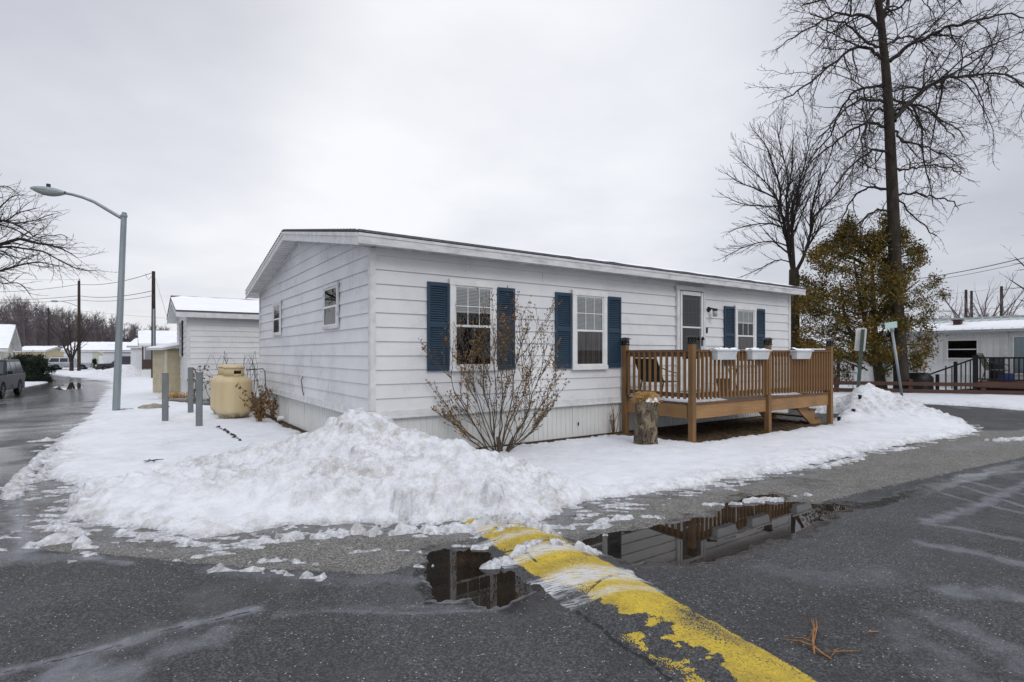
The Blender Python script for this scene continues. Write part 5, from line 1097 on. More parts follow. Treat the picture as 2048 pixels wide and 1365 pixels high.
carat(246, 744, 'black car nosing out behind the street lamp beside the dirty snow bank', R(205), 'cardark', L=5.0, H=1.85, belt=1.1, roofrack=False); carat(86, 737, 'black saloon mostly hidden behind the dark round hedge', R(195), 'cardark', L=4.3, H=1.45, belt=.95, hood=.95, suv=False)
# ================================================================== SHRUBS AND TREES
def leaf_cloud(centers, sig, n, size, seed, droop=.3, aspect=.45):
    r = np.random.default_rng(seed); k = r.integers(0, len(centers), n); c = np.array(centers)[k] + r.normal(0, 1, (n, 3)) * np.array(sig)[k]
    d = r.normal(0, 1, (n, 3)); d[:, 2] -= droop; d /= np.linalg.norm(d, axis=1)[:, None]; s = size * r.uniform(.5, 1.4, n)[:, None]; w = np.cross(d, r.normal(0, 1, (n, 3))); w /= np.linalg.norm(w, axis=1)[:, None] + 1e-9
    v = np.stack([c, c + d * s * .5 + w * s * aspect * .5, c + d * s, c + d * s * .5 - w * s * aspect * .5], 1).reshape(-1, 3); return v, np.arange(n * 4).reshape(-1, 4)
# hedge
x, y, z = G(57, 765); hg = thing('hedge', 'large round dark evergreen hedge beside the navy car', 'hedge', (x, y, z)); s = y / F
cs = []; sg = []
for k in range(170):
    a = random.uniform(-1, 1); hgt = random.uniform(.05, 1); top_ = 1 - max(0, abs(a) - .45) ** 1.4 * .6; cs.append((a * 29 * s, random.uniform(-1, 1) * .9, hgt * 52 * s * top_)); sg.append((.15, .15, .13))
v, f = leaf_cloud(cs, sg, 30000, .11, 3, .1); o = npmesh('foliage', v, f, M['hedge'], False); o.parent = hg
b = MB(); b.lathe([(1.0, 0), (1.15, .6), (1.0, 1.3), (.55, 1.75), (0, 1.85)], 18, (0, 0, 0), .78, .7); b.build('inner_branches', M['hedge'], hg)
x, y, z = G(189, 738.5); cn = thing('cone_shrub', 'small dark cone shaped evergreen beyond the snow by the cars', 'shrub', (x, y, z)); cs = []; sg = []
for k in range(40): h = random.random(); rr = (1 - h) * .5; a = random.uniform(0, 6.28); cs.append((rr * math.cos(a), rr * math.sin(a), h * 1.35)); sg.append((.09, .09, .09))
v, f = leaf_cloud(cs, sg, 2500, .13, 5, .1); o = npmesh('foliage', v, f, M['hedge'], False); o.parent = cn; b = MB(); b.tube([(0, 0, -.1), (0, 0, .9)], .05, 6); b.build('stem', M['bark'], cn)
# branching
def grow(mb, pts, r0, r1, rnd, lv, dens, lenf, droop, wig, ang=(.5, 1.1), tmin=.12, sides=(7, 5, 4, 3, 3), stop=.05, shape=.55, rmin=.004, flat=None):
    pts = [Vector(p) for p in pts]; n = len(pts)
    d0 = len(sides) - 1 - lv; mb.tube(pts, [r0 + (r1 - r0) * (i / (n - 1)) ** .8 for i in range(n)], sides[min(d0, len(sides) - 1)], False)
    if lv <= 0: return
    seg = [(pts[i + 1] - pts[i]).length for i in range(n - 1)]; L = sum(seg); k = max(2, int(L * dens[0] * rnd.uniform(.85, 1.15)))
    for j in range(k + 1):
        t = 1.0 if j == k else tmin + (1 - tmin) * (j + rnd.random()) / k
        dd = t * L; i = 0
        while i < n - 2 and dd > seg[i]: dd -= seg[i]; i += 1
        base = pts[i].lerp(pts[i + 1], min(1, dd / max(seg[i], 1e-6))); tan = (pts[i + 1] - pts[i]).normalized()
        ax = tan.orthogonal().normalized(); ax.rotate(Matrix.Rotation(rnd.uniform(0, 6.28), 3, tan)); d = tan.copy()
        if j < k: d.rotate(Matrix.Rotation(rnd.uniform(*ang), 3, ax))
        l = L * lenf * rnd.uniform(.45, 1.1) * (1 - shape * t)
        if l < stop: continue
        m = max(3, min(7, int(l / .22) + 2)); q = base.copy(); pp = [q.copy()]; dv = d.copy()
        for s_ in range(m):
            dv = dv + Vector((rnd.uniform(-1, 1), rnd.uniform(-1, 1), rnd.uniform(-1, 1))) * wig + Vector((0, 0, droop * (1 if droop < 0 else 1)))
            dv.normalize(); q = q + dv * (l / m); pp.append(q.copy())
        rr = max(rmin, (r0 + (r1 - r0) * t) * rnd.uniform(.42, .62))
        grow(mb, pp, rr, max(rmin * .7, rr * .35), rnd, lv - 1, dens[1:] or dens, lenf, droop, wig, ang, .15, sides, stop, shape, rmin)
def smooth_path(pts, n):
    pts = np.array(pts, float); m = len(pts); out = []
    for i in range(n + 1):
        t = i / n * (m - 1); k = min(int(t), m - 2); u = t - k; p0, p1, p2, p3 = pts[max(k - 1, 0)], pts[k], pts[k + 1], pts[min(k + 2, m - 1)]
        out.append(.5 * ((2 * p1) + (-p0 + p2) * u + (2 * p0 - 5 * p1 + 4 * p2 - p3) * u * u + (-p0 + 3 * p1 - 3 * p2 + p3) * u ** 3))
    return out
# tall bare oak on the right
OD = 20.3; rnd = random.Random(21); ox, oy, oz = P(1803, 790, OD)
oak = thing('bare_oak_tree', 'tallest bare tree with straight dark trunk and drooping limbs rising behind the evergreen', 'tree', (ox, oy, 0))
def OP(zx, zy, dd=0): q = P(1400 + zx * .4689, zy * .4689, OD + dd); return (q[0] - ox, q[1] - oy, q[2])
trunk = [(ox - ox, 0, -.1)] + [tuple(np.array(OP(*p))) for p in ((850, 1600), (836, 1250), (826, 950), (815, 700), (806, 500), (795, 330), (782, 200), (768, 60), (752, -60), (742, -200), (735, -330), (725, -470))]
trunk[1] = OP(858, 1600)
b = MB(); tp = smooth_path(trunk, 40); b.tube(tp, [float(np.interp(q[2], (-.1, .4, 2, 6.7, 10.1, 12.6, 22), (.31, .25, .225, .195, .165, .135, .04))) for q in tp], 14); b.build('trunk', M['bark'], oak, smooth=True)
LIMBS = [([(828, 518), (870, 462), (915, 420), (980, 368), (1080, 330), (1200, 322), (1290, 315), (1382, 372), (1450, 450)], 2.0, .085), ([(808, 262), (870, 210), (950, 168), (1030, 128), (1110, 103), (1210, 85), (1310, 58), (1420, 90)], -1.5, .075),
         ([(828, 490), (850, 463), (885, 455), (915, 500), (945, 545), (980, 560)], .8, .045), ([(838, 720), (880, 725), (960, 710), (1050, 715), (1120, 745)], 1.5, .04), ([(845, 830), (900, 825), (960, 832), (1040, 850), (1110, 880)], -1.2, .04), ([(846, 850), (890, 900), (950, 960), (1010, 1010)], 1.0, .03), ([(832, 560), (860, 600), (920, 620), (1000, 640), (1080, 690)], -2, .04), ([(800, 190), (840, 165), (900, 160), (960, 200), (1010, 250)], 2.5, .04), ([(812, 420), (860, 440), (930, 460), (1020, 520), (1090, 590)], 2.8, .04),
         ([(766, 122), (722, 76), (640, 64), (560, 68), (450, 132), (360, 182)], 1.2, .065), ([(772, 252), (722, 202), (640, 212), (580, 262), (500, 330), (400, 400), (350, 420)], -1.8, .06), ([(778, 372), (740, 368), (660, 395), (600, 470), (545, 590), (460, 690)], 1.6, .055), ([(782, 436), (705, 424), (640, 450), (560, 530), (500, 600)], -2.2, .05), ([(790, 540), (722, 524), (640, 560), (560, 620), (460, 700)], .6, .055),
         ([(796, 646), (740, 644), (680, 680), (620, 735), (560, 820)], -1.5, .05), ([(802, 806), (720, 803), (650, 850), (600, 945)], 1.2, .05), ([(803, 898), (740, 904), (660, 965), (630, 1010)], -1, .04), ([(790, 470), (740, 480), (700, 560), (690, 640), (720, 720)], -2.4, .04), ([(768, 200), (700, 180), (640, 110), (560, 90), (470, 60)], -3, .045),
         ([(772, 80), (800, 20), (790, -60), (800, -160)], .5, .09), ([(760, 20), (830, -20), (920, -40), (1020, -10), (1120, 10)], 1.5, .06), ([(752, -40), (680, -60), (600, -30), (520, 0), (440, 20)], -1.2, .06), ([(745, -120), (850, -200), (1000, -240)], 1, .06), ([(740, -200), (640, -280), (520, -300)], -1, .06), ([(786, 60), (850, 30), (900, -10), (980, -60)], -2, .04)]
for path, dd, r0 in LIMBS:
    pp = [OP(px, py, dd * (i / (len(path) - 1)) ** 1.2) for i, (px, py) in enumerate(path)]; pp = smooth_path(pp, len(path) * 3)
    pp = [p if i == 0 else p + np.array([rnd.uniform(-1, 1) * .05, rnd.uniform(-1, 1) * .05, rnd.uniform(-1, 1) * .05]) for i, p in enumerate(pp)]
    b = MB(); grow(b, pp, r0 * 1.1, .02, rnd, 3, (4.2, 4.8, 4.6), .50, -.045, .32, (.45, 1.25), .06, (7, 4, 3, 3), .07, .5, .007); b.build('limb', M['twig'], oak)
# spreading bare maple behind the house
MD = 21.5; mx, my, _ = P(1592, 790, MD); rnd = random.Random(5); mp = thing('bare_maple_tree', 'smaller vase shaped bare tree rising behind the right end of the home', 'tree', (mx, my, 0))
def MP(zx, zy, dd=0): q = P(1400 + zx * .4689, zy * .4689, MD + dd); return (q[0] - mx, q[1] - my, q[2])
b = MB(); b.tube([(0, 0, -.1), MP(398, 1420), MP(400, 1280), MP(402, 1200), MP(400, 1150)], [.26, .22, .20, .19, .17], 12); b.build('trunk', M['bark'], mp, smooth=True)
STEMS = [([(398, 1170), (380, 1080), (365, 990), (345, 900), (320, 830), (270, 770), (180, 690)], .5, .10), ([(400, 1150), (395, 1040), (392, 930), (400, 860), (430, 760), (450, 690), (470, 600)], -1, .10), ([(408, 1160), (440, 1100), (468, 1010), (485, 930), (530, 880), (590, 820), (640, 740)], 1, .10), ([(388, 1080), (375, 960), (368, 850), (375, 760), (350, 650), (330, 560)], 1.5, .07), ([(345, 900), (340, 800), (310, 700), (280, 620), (230, 560)], -1.5, .06), ([(478, 970), (478, 890), (500, 800), (540, 710), (570, 620)], -1.2, .06), ([(362, 975), (300, 955), (220, 960), (130, 985)], .5, .045), ([(372, 1050), (300, 1030), (200, 1050), (100, 1100)], -1, .04), ([(385, 1120), (330, 1110), (250, 1150), (180, 1180)], 1, .035), ([(330, 850), (250, 810), (170, 780), (110, 740)], 1, .05), ([(470, 1010), (530, 960), (600, 930)], 1, .04), ([(392, 930), (420, 860), (440, 800), (500, 730)], .6, .05), ([(340, 880), (270, 880), (180, 870), (110, 840)], -1, .04), ([(368, 850), (390, 740), (395, 640), (400, 580)], -.6, .05)]
for path, dd, r0 in STEMS:
    pp = smooth_path([MP(px, py, dd * i / (len(path) - 1)) for i, (px, py) in enumerate(path)], len(path) * 2)
    b = MB(); grow(b, pp, r0 * .78, .012, rnd, 3, (6.2, 6.0, 5), .46, .05, .10, (.3, .75), .12, (7, 4, 3, 3), .1, .5, .0065); b.build('limb', M['twig'], mp)
# cedar
CD = 20.9; cx_, cy_, _ = P(1762, 786, CD); rnd = random.Random(9); cd = thing('cedar_tree', 'bushy bronze green evergreen with leaning trunks behind the rail fence', 'tree', (cx_, cy_, 0))
def CP(px, py, dd=0): q = P(px, py, CD + dd); return (q[0] - cx_, q[1] - cy_, q[2])
b = MB(); b.tube([CP(1766, 792), CP(1758, 750), CP(1752, 715), CP(1748, 650), CP(1745, 560), CP(1740, 480)], [.22, .18, .15, .11, .07, .02], 10); b.build('trunk', M['bark_mossy'], cd, smooth=True)
b = MB(); b.tube([CP(1752, 728), CP(1735, 718), CP(1712, 690), CP(1690, 640), CP(1680, 560)], [.13, .12, .09, .06, .02], 8); b.tube([CP(1752, 690), CP(1735, 665), CP(1720, 600), CP(1705, 500)], [.09, .08, .06, .02], 8)
b.tube([CP(1735, 718), CP(1690, 716), CP(1640, 712)], [.06, .05, .02], 6); b.tube([CP(1750, 650), CP(1790, 600), CP(1840, 560)], [.06, .04, .015], 6); b.tube([CP(1752, 700), CP(1800, 690), CP(1850, 690)], [.06, .04, .015], 6)
OUT = [(455, 1690, 1700), (470, 1672, 1720), (490, 1655, 1745), (510, 1625, 1775), (540, 1618, 1800), (580, 1606, 1800), (620, 1598, 1800), (660, 1596, 1800), (690, 1600, 1795), (708, 1612, 1780), (718, 1640, 1750)]
OUT2 = [(450, 1765, 1790), (480, 1745, 1815), (510, 1740, 1842), (540, 1740, 1852), (580, 1740, 1880), (620, 1740, 1890), (650, 1740, 1885), (690, 1740, 1868), (715, 1745, 1860), (725, 1760, 1850)]
cs = []; sg = []
for out, cnt, dens in ((OUT, 185, 1), (OUT2, 95, .6)):
    ys_ = [o[0] for o in out]
    for k in range(cnt):
        py = rnd.uniform(ys_[0], ys_[-1]); lo = np.interp(py, ys_, [o[1] for o in out]); hi = np.interp(py, ys_, [o[2] for o in out]); px = rnd.uniform(lo, hi); w = (hi - lo) / F * CD / 2
        c = CP(px, py, rnd.uniform(-1, 1) * min(1.6, w * .8 + .2)); cs.append(c); sg.append((.17, .17, .14) if out is OUT else (.14, .14, .13))
        if k % 3 == 0: st = CP(1750 - (1750 - px) * .2, py + 30); b.tube([st, ((st[0] + c[0]) / 2, (st[1] + c[1]) / 2, (st[2] + c[2]) / 2 + .1), c], [.03, .02, .008], 4, False)
for px, py in ((1694, 452), (1698, 438), (1690, 466), (1770, 446), (1768, 432), (1776, 462), (1738, 470), (1740, 488), (1650, 492), (1628, 512), (1812, 480), (1835, 500), (1872, 560), (1885, 590), (1606, 560), (1600, 600), (1660, 745), (1668, 752), (1690, 740), (1694, 755), (1655, 738), (1800, 735), (1840, 735), (1855, 700), (1770, 740), (1830, 728)): cs.append(CP(px, py, rnd.uniform(-.5, .5))); sg.append((.13, .13, .12))
b.build('branches', M['bark_mossy'], cd)
r9 = np.random.default_rng(4); cs = np.array(cs); sg = np.array(sg)
v, f = leaf_cloud(cs, sg, 62000, .115, 12, .1, .30); o = npmesh('foliage', v, f, M['cedar'], False); o.parent = cd
# left tree reaching in from outside the frame
LD = 30.0; lx, ly, _ = P(-190, 760, LD); rnd = random.Random(31); lt = thing('bare_street_tree', 'bare spreading tree whose limbs reach in from the left edge above the navy car', 'tree', (lx, ly, -.55))
def TP(zx, zy, dd=0): q = P(zx * .2197, 340 + zy * .2198, LD + dd); return (q[0] - lx, q[1] - ly, q[2] + .55)
b = MB(); b.tube([(0, 0, -.1), (0, 0, 1.5), (.1, 0, 3.2), (.2, 0, 5)], [.42, .36, .34, .28], 12); b.build('trunk', M['bark'], lt, smooth=True)
LL = [([(-700, 950), (-300, 760), (0, 680), (130, 640), (210, 630), (320, 665), (440, 680), (560, 720), (640, 760), (700, 800)], .8, .15), ([(-700, 900), (-300, 600), (0, 470), (120, 490), (250, 560), (330, 620), (420, 600)], -1, .09), ([(-600, 900), (-250, 750), (60, 700), (200, 715), (380, 740), (480, 790), (590, 850), (680, 890), (790, 915)], 1.5, .09), ([(-700, 1050), (-200, 960), (0, 920), (130, 880), (240, 855), (350, 840), (460, 860), (570, 880)], .4, .10), ([(-600, 1050), (-100, 940), (20, 980), (110, 1035)], -1, .06), ([(-600, 1000), (-100, 1010), (30, 1035), (160, 1030), (230, 1080), (270, 1130)], 1, .05),
      ([(-600, 800), (-200, 500), (0, 340), (100, 250), (170, 230)], 1.5, .07), ([(-600, 800), (-200, 450), (30, 470), (150, 400), (250, 370), (330, 350)], -1, .06), ([(-500, 700), (-200, 300), (-40, 170), (60, 150), (140, 200)], 1, .06), ([(-500, 850), (-100, 520), (100, 530), (240, 600), (380, 660), (480, 720)], 2, .06), ([(60, 480), (200, 480), (320, 460), (420, 420), (500, 400)], .5, .04), ([(400, 590), (480, 600), (560, 590), (620, 620)], .6, .03), ([(-300, 700), (0, 740), (90, 790), (130, 830)], .5, .05)]
for path, dd, r0 in LL:
    pp = smooth_path([TP(px, py, dd * i / (len(path) - 1)) for i, (px, py) in enumerate(path)], len(path) * 2)
    b = MB(); grow(b, pp, r0 * .85, .02, rnd, 3, (3.2, 3.4, 3.2), .36, .015, .2, (.35, 1.0), .3, (7, 4, 3, 3), .12, .45, .009); b.build('limb', M['twig'], lt)
# generic bare tree
def bare_tree(name, label, px, D, zb, H, r, seed, mat='twig', nst=6, spread=.7, group=None, levels=3, dens=(1.6, 1.8, 1.6), up=.03):
    rnd = random.Random(seed); q = P(px, 709, D); t = thing(name, label, 'tree', (q[0], q[1], zb), 0, group)
    fk = H * rnd.uniform(.14, .26); b = MB(); b.tube([(0, 0, -.1), (rnd.uniform(-.1, .1), 0, fk * .6), (0, 0, fk)], [r * 1.15, r, r * .9], 8); b.build('trunk', M[mat if mat != 'twig' else 'bark'], t)
    b = MB()
    for k in range(nst):
        a = 6.28 * k / nst + rnd.uniform(-.3, .3); sp_ = spread * rnd.uniform(.4, 1); L = H - fk; pts = [(0, 0, fk * rnd.uniform(.8, 1))]
        for u in (.25, .5, .75, 1): pts.append((L * sp_ * u ** .9 * math.cos(a) * .6 + rnd.uniform(-.1, .1), L * sp_ * u ** .9 * math.sin(a) * .6 + rnd.uniform(-.1, .1), fk + L * u * (1 - .35 * sp_ * u)))
        grow(b, smooth_path(pts, 8), r * .55, r * .08, rnd, levels, dens, .42, up, .13, (.35, .9), .2, (6, 4, 3, 3), .3, .5, max(.008, D * .00016))
    b.build('branches', M[mat], t); return t
bare_tree('small_bare_tree', 'thin forked bare tree standing beside the silver car', 143, 66, -.6, 7.5, .2, 3, nst=7, spread=1.0, dens=(1.6, 2.0, 1.8))
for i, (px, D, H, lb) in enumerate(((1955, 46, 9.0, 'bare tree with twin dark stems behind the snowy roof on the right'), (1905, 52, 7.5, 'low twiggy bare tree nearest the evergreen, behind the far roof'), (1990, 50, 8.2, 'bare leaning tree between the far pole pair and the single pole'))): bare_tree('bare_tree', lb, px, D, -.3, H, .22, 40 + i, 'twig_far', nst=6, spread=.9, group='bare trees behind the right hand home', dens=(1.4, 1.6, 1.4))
rnd = random.Random(77); q = P(2130, 709, 24); et = thing('bare_edge_tree', 'bare tree outside the right edge whose fine twigs reach into the sky', 'tree', (q[0], q[1], 0))
b = MB(); b.tube([(0, 0, -.1), (0, 0, 3)], [.3, .25], 10); b.build('trunk', M['bark'], et); b = MB()
for zz, px, py in ((3, 2030, 515), (2.6, 2020, 560), (3, 2040, 600), (3, 2080, 430), (3, 2140, 350)):
    e = P(px, py, 24); e = (e[0] - q[0], e[1] - q[1], e[2]); grow(b, smooth_path([(0, 0, zz), (e[0] * .4, .2, zz + (e[2] - zz) * .6), e], 8), .08, .015, rnd, 3, (2.2, 2.8, 2.6), .4, -.02, .22, (.4, 1), .3, (6, 4, 3, 3), .1, .5, .006)
b.build('branches', M['twig'], et)
# far woods: nobody could count these
def woods(name, pxs, D, hpx, n, seed, mat):
    rnd = random.Random(seed); b = MB()
    for k in range(n):
        t = rnd.random(); px = pxs[0] + (pxs[1] - pxs[0]) * t; d = D * rnd.uniform(.9, 1.25); q = P(px, 709, d); H = (np.interp(px, [h[0] for h in hpx], [h[1] for h in hpx]) * rnd.uniform(.72, 1.05)) / F * d + 2.2
        x, y, z = q[0], q[1], -.8; lean = rnd.uniform(-.5, .5); s = d * .00022
        b.tube([(x, y, z), (x + lean * .4, y, z + H * .5), (x + lean, y, z + H)], [s * 4.5, s * 3, s], 4, False)
        for j in range(30):
            u = rnd.uniform(.28, 1); L = H * rnd.uniform(.12, .3) * (1.15 - u * .6); a = rnd.uniform(-1.25, 1.25); p = (x + lean * u, y, z + H * u); c = rnd.uniform(-.6, .6); e = (p[0] + L * math.sin(a), p[1] + c, p[2] + L * abs(math.cos(a)) + .1)
            b.tube([p, ((p[0] + e[0]) / 2 + rnd.uniform(-.1, .1) * L, (p[1] + e[1]) / 2, (p[2] + e[2]) / 2), e], [s * 1.4, s, s * .6], 3, False)
            for m in range(5): u2 = rnd.uniform(.3, 1); o_ = tuple(p[i] + (e[i] - p[i]) * u2 for i in range(3)); a2 = a + rnd.uniform(-.8, .8); b.tube([o_, (o_[0] + L * .5 * math.sin(a2), o_[1], o_[2] + L * .5 * math.cos(a2))], [s * .8, s * .4], 3, False)
    return tag(b.build(name, M[mat]), 'hazy far-off bare woodland behind the roofs', 'woodland', kind='stuff')
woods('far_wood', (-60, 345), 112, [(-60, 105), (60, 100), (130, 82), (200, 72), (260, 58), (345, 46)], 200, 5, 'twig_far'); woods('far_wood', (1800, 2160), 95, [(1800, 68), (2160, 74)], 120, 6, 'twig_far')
hb = []; 
for px0, px1, D, h0, h1, sd_ in ((-80, 350, 130, 46, 34, 3), (1780, 2180, 105, 56, 64, 4)):
    n = 90; t = np.linspace(0, 1, n); pxx = px0 + (px1 - px0) * t; hp = h0 + (h1 - h0) * t + 7 * fbm(t * 14, t * 0, 3, sd_) + 4 * fbm(t * 60, t * 0, 2, sd_ + 1); v = []
    for p_, h in zip(pxx, hp): q = P(p_, HY - h, D); v += [(q[0], q[1], -2), (q[0], q[1] + 1.5, q[2])]
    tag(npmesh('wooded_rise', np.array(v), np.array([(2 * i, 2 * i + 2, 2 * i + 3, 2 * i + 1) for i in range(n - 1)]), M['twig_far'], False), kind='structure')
# magnolia shrub in front of the house
SD = 8.1; sx_, sy_, _ = G(1000, 915); rnd = random.Random(13); sh_ = thing('bare_shrub', 'multi stemmed bare shrub with tan buds in front of the first shuttered window', 'shrub', (sx_, sy_, 0))
def SP(px, py, dd=0): q = P(px, py, SD + dd); return (q[0] - sx_, q[1] - sy_, q[2])
ends = [(868, 752, .1), (885, 695, -.3), (922, 645, .1), (958, 620, .4), (990, 614, -.4), (1018, 622, .2), (1046, 612, -.2), (1076, 622, .2), (1092, 670, -.3), (1112, 725, .2), (1118, 768, -.1), (898, 815, -.3), (940, 700, -.5), (1050, 700, .5), (905, 720, .5), (1005, 690, -.6), (1070, 740, -.5), (975, 680, .5), (1100, 790, .4)]
st = MB(); bd = MB()
def bud(p, d, s):
    d = Vector(d).normalized(); o = d.orthogonal().normalized(); w = d.cross(o); p = Vector(p)
    bd.add([p - d * s * .2] + [p + d * s * .7 + (o * math.cos(a) + w * math.sin(a)) * s * .48 for a in (0, 1.57, 3.14, 4.71)] + [p + d * s * 1.7], [(0, 2, 1), (0, 3, 2), (0, 4, 3), (0, 1, 4), (5, 1, 2), (5, 2, 3), (5, 3, 4), (5, 4, 1)])
def stem(p0, p1, r0, lv):
    p0 = Vector(p0); p1 = Vector(p1); n = 9; L = (p1 - p0).length; out = []
    bow = Vector((p1.x - p0.x, p1.y - p0.y, 0)) * .16
    for i in range(n + 1): u = i / n; out.append(p0.lerp(p1, u) + bow * math.sin(u * math.pi) * (1 if lv == 2 else .3) + Vector((rnd.uniform(-1, 1), rnd.uniform(-1, 1), rnd.uniform(-.5, .5))) * L * .014 * (0 < i))
    st.tube(out, [r0 * (1 - .75 * i / n) for i in range(n + 1)], 6 if lv == 2 else 4, False)
    d = out[-1] - out[-2]; bud(out[-1], d, .021 * rnd.uniform(.7, 1.2))
    if lv > 0:
        for k in range(9 if lv == 2 else 4):
            u = rnd.uniform(.28 if lv == 2 else .25, .95); i = int(u * n); b0 = out[i]; dr = (out[i + 1] - out[i]).normalized(); l = L * (rnd.uniform(.22, .42) if lv == 2 else rnd.uniform(.2, .4)); q = dr + Vector((rnd.uniform(-1, 1), rnd.uniform(-1, 1), rnd.uniform(-.1, .7))) * .55; stem(b0, b0 + q.normalized() * l, max(.0024, r0 * .45), lv - 1)
    if lv < 2:
        for k in range(3):
            i = rnd.randint(5, n); sd__ = Vector((rnd.uniform(-1, 1), rnd.uniform(-1, 1), rnd.uniform(.2, 1))); bud(out[i] + sd__.normalized() * .012, sd__, .0155 * rnd.uniform(.7, 1.5))
for px, py, dd in ends:
    e = SP(px, py + 14, dd); a = rnd.uniform(0, 6.28); stem((.06 * math.cos(a), .06 * math.sin(a), -.02), e, rnd.uniform(.008, .013), 2)
b = MB(); b.tube([(-.02, 0, -.05), (0, 0, .1), (-.03, .02, .3)], [.06, .045, .03], 8); b.tube([(.08, .02, -.03), (.12, .02, .12), (.2, .02, .3)], [.04, .03, .02], 8); b.build('trunk', M['shrubbark'], sh_, smooth=True)
st.build('stems', M['shrubbark'], sh_); bd.build('buds', M['bud'], sh_)
# ================================================================== RIGHT SIDE
Q = P(1950, 709, 22.0); RR = math.atan2(-.822, .569)
rh = thing('mobile_home', 'low white panelled home with snowy metal roof behind the black railed deck', 'mobile home', (Q[0], Q[1], 0), RR)
ZE = 2.5; x0, x1, Wd_ = -4.6, 9.0, 4.4
b = MB(); a = x0
while a < x1:
    w = .2; b.quad((a, .0, .45), (a + w * .8, .0, .45), (a + w * .8, .0, ZE), (a, .0, ZE)); b.quad((a + w * .8, .012, .45), (a + w, .012, .45), (a + w, .012, ZE), (a + w * .8, .012, ZE)); a += w
b.quad((x0, 0, .0), (x0, Wd_, .0), (x0, Wd_, ZE), (x0, 0, ZE)); b.build('wall', M['skirt'], rh)
b = MB(); b.box(x0, -.02, .0, x1, -.004, .45); b.box(x0, -.03, .42, x1, -.021, .5); b.build('skirting', M['skirt'], rh); b = MB(); b.box(x0, -.04, ZE - .3, .9, -.013, ZE - .24); b.box(.9, -.05, .45, 1.02, -.013, ZE); b.build('trim', M['trim'], rh)
b = MB(); b.add([(x0 - .2, -.25, ZE), (x1, -.25, ZE), (x1, Wd_ * .5, ZE + .55), (x0 - .2, Wd_ * .5, ZE + .55), (x1, Wd_ + .2, ZE), (x0 - .2, Wd_ + .2, ZE)], [(0, 1, 2, 3), (3, 2, 4, 5)]); b.box(x0 - .2, -.27, ZE - .1, x1, -.24, ZE - .002); b.box(x0 - .2, Wd_ * .5 - .05, ZE + .552, x1, Wd_ * .5 + .05, ZE + .62)
a = x0 - .2
while a < x1: b.bar((a, -.27, ZE + .02), (a, Wd_ * .5, ZE + .57), .03, .03); a += .3
rr_ = b.build('roof', M['rooftin'], rh)
A, B = np.meshgrid(np.linspace(x0 - .1, x1, 120), np.linspace(-.28, 1.75, 22)); A = A.ravel(); B = B.ravel(); lim = 1.05 + .16 * (A - x0) * .3 + .12 * fbm(A * 1.2, A * 0, 3, 4); hh = .09 * sstep(0, .25, lim - B) * sstep(-.3, -.2, B); so = npmesh('roof_snow', np.stack([A, B - .03 * (B < -.2) * np.abs(np.sin(A * 10.5)), ZE + .012 + (B + .25) * .55 / (Wd_ * .5 + .25) + hh - .02], 1), gridfaces(120, 22, hh > .0), M['snowplain']); so.parent = rr_
b = MB(); b.box(-.85, .45, ZE + .15, -.6, .7, ZE + .42); b.box(-.9, .4, ZE + .42, -.55, .75, ZE + .46); b.build('roof_vent', M['brownwood'], rr_)
def rwin(a0, a1, z0, z1, curtain=None, bars=True):
    xf = lambda a, d, z: (a, -d, z); simple_window(rh, a0, a1, z0, z1, xf, None, bars)
    if curtain: b = MB(); b.box(a0 + .06, .034, z0 + .06, a1 - .06, .038, z1 - .06); b.build('curtain', M[curtain], rh, xf=xf)
rwin(-.92, .12, 1.32, 2.12); rwin(-3.25, -2.85, 1.05, 1.6, None, False)
M['aquac'] = simple('pale_aqua_curtain', srgb('cfdde2'), srgb('b3c6ce'), 6, .8, 0, 10, (10, 10, .4)); rwin(1.15, 2.75, .75, 2.22, 'aquac', False)
# its deck
q = (np.array([Q[0], Q[1]]) + np.array([-.822, -.569]) * 2.0); rd = thing('deck', 'red brown deck with black railing in front of the low white home on the right', 'deck', (q[0], q[1], 0), RR)
dx0, dx1, dz = .55, 6.0, .52
b = MB()
for k in range(13): b.box(dx0, .02 + k * .15, dz - .03, dx1, .15 + k * .15, dz)
b.build('deck_floor', M['fence'], rd); b = MB(); b.box(dx0 - .03, -.02, dz - .22, dx1, .018, dz + .005); b.box(dx0 - .03, .02, dz - .22, dx0 - .002, 1.95, dz - .032); b.build('rim_joist', M['slat'], rd)
b = MB(); a = dx0
while a < dx1: b.bar((a, .03, .02), (a + .28, .03, .30), .02, .012); b.bar((a + .28, .034, .02), (a, .034, .30), .02, .012); a += .1
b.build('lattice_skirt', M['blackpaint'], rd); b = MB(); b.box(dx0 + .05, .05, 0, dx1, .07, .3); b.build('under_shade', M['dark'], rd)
for a in (dx0, 2.05, 3.8, 5.6): b = MB(); b.box(a - .065, -.04, 0.1, a + .065, .09, dz + .92); b.box(a - .08, -.055, dz + .92, a + .08, .105, dz + .96); b.build('post', M['blackpaint'], rd)
b = MB(); b.box(dx0, -.01, dz + .84, dx1, .06, dz + .90); b.build('top_rail', M['blackpaint'], rd); b = MB(); b.box(dx0, .0, dz + .06, dx1, .05, dz + .11); b.build('bottom_rail', M['blackpaint'], rd)
a = dx0 + .14
while a < dx1: b = MB(); b.box(a - .018, .005, dz + .1, a + .018, .04, dz + .85); b.build('baluster', M['blackpaint'], rd); a += .135
for k, a in enumerate((-.05, -.35, -.62)):
    b = MB(); b.box(a - .05, -.03, 0, a + .05, .07, dz + .62 - k * .2 + (0 if k else .1)) if k != 1 else b.box(a - .018, .0, .1, a + .018, .04, dz + .55); b.build('stair_post', M['blackpaint'], rd)
b = MB(); b.bar((dx0, .02, dz + .85), (-.85, .02, dz + .22), .07, .05); b.build('stair_rail', M['blackpaint'], rd)
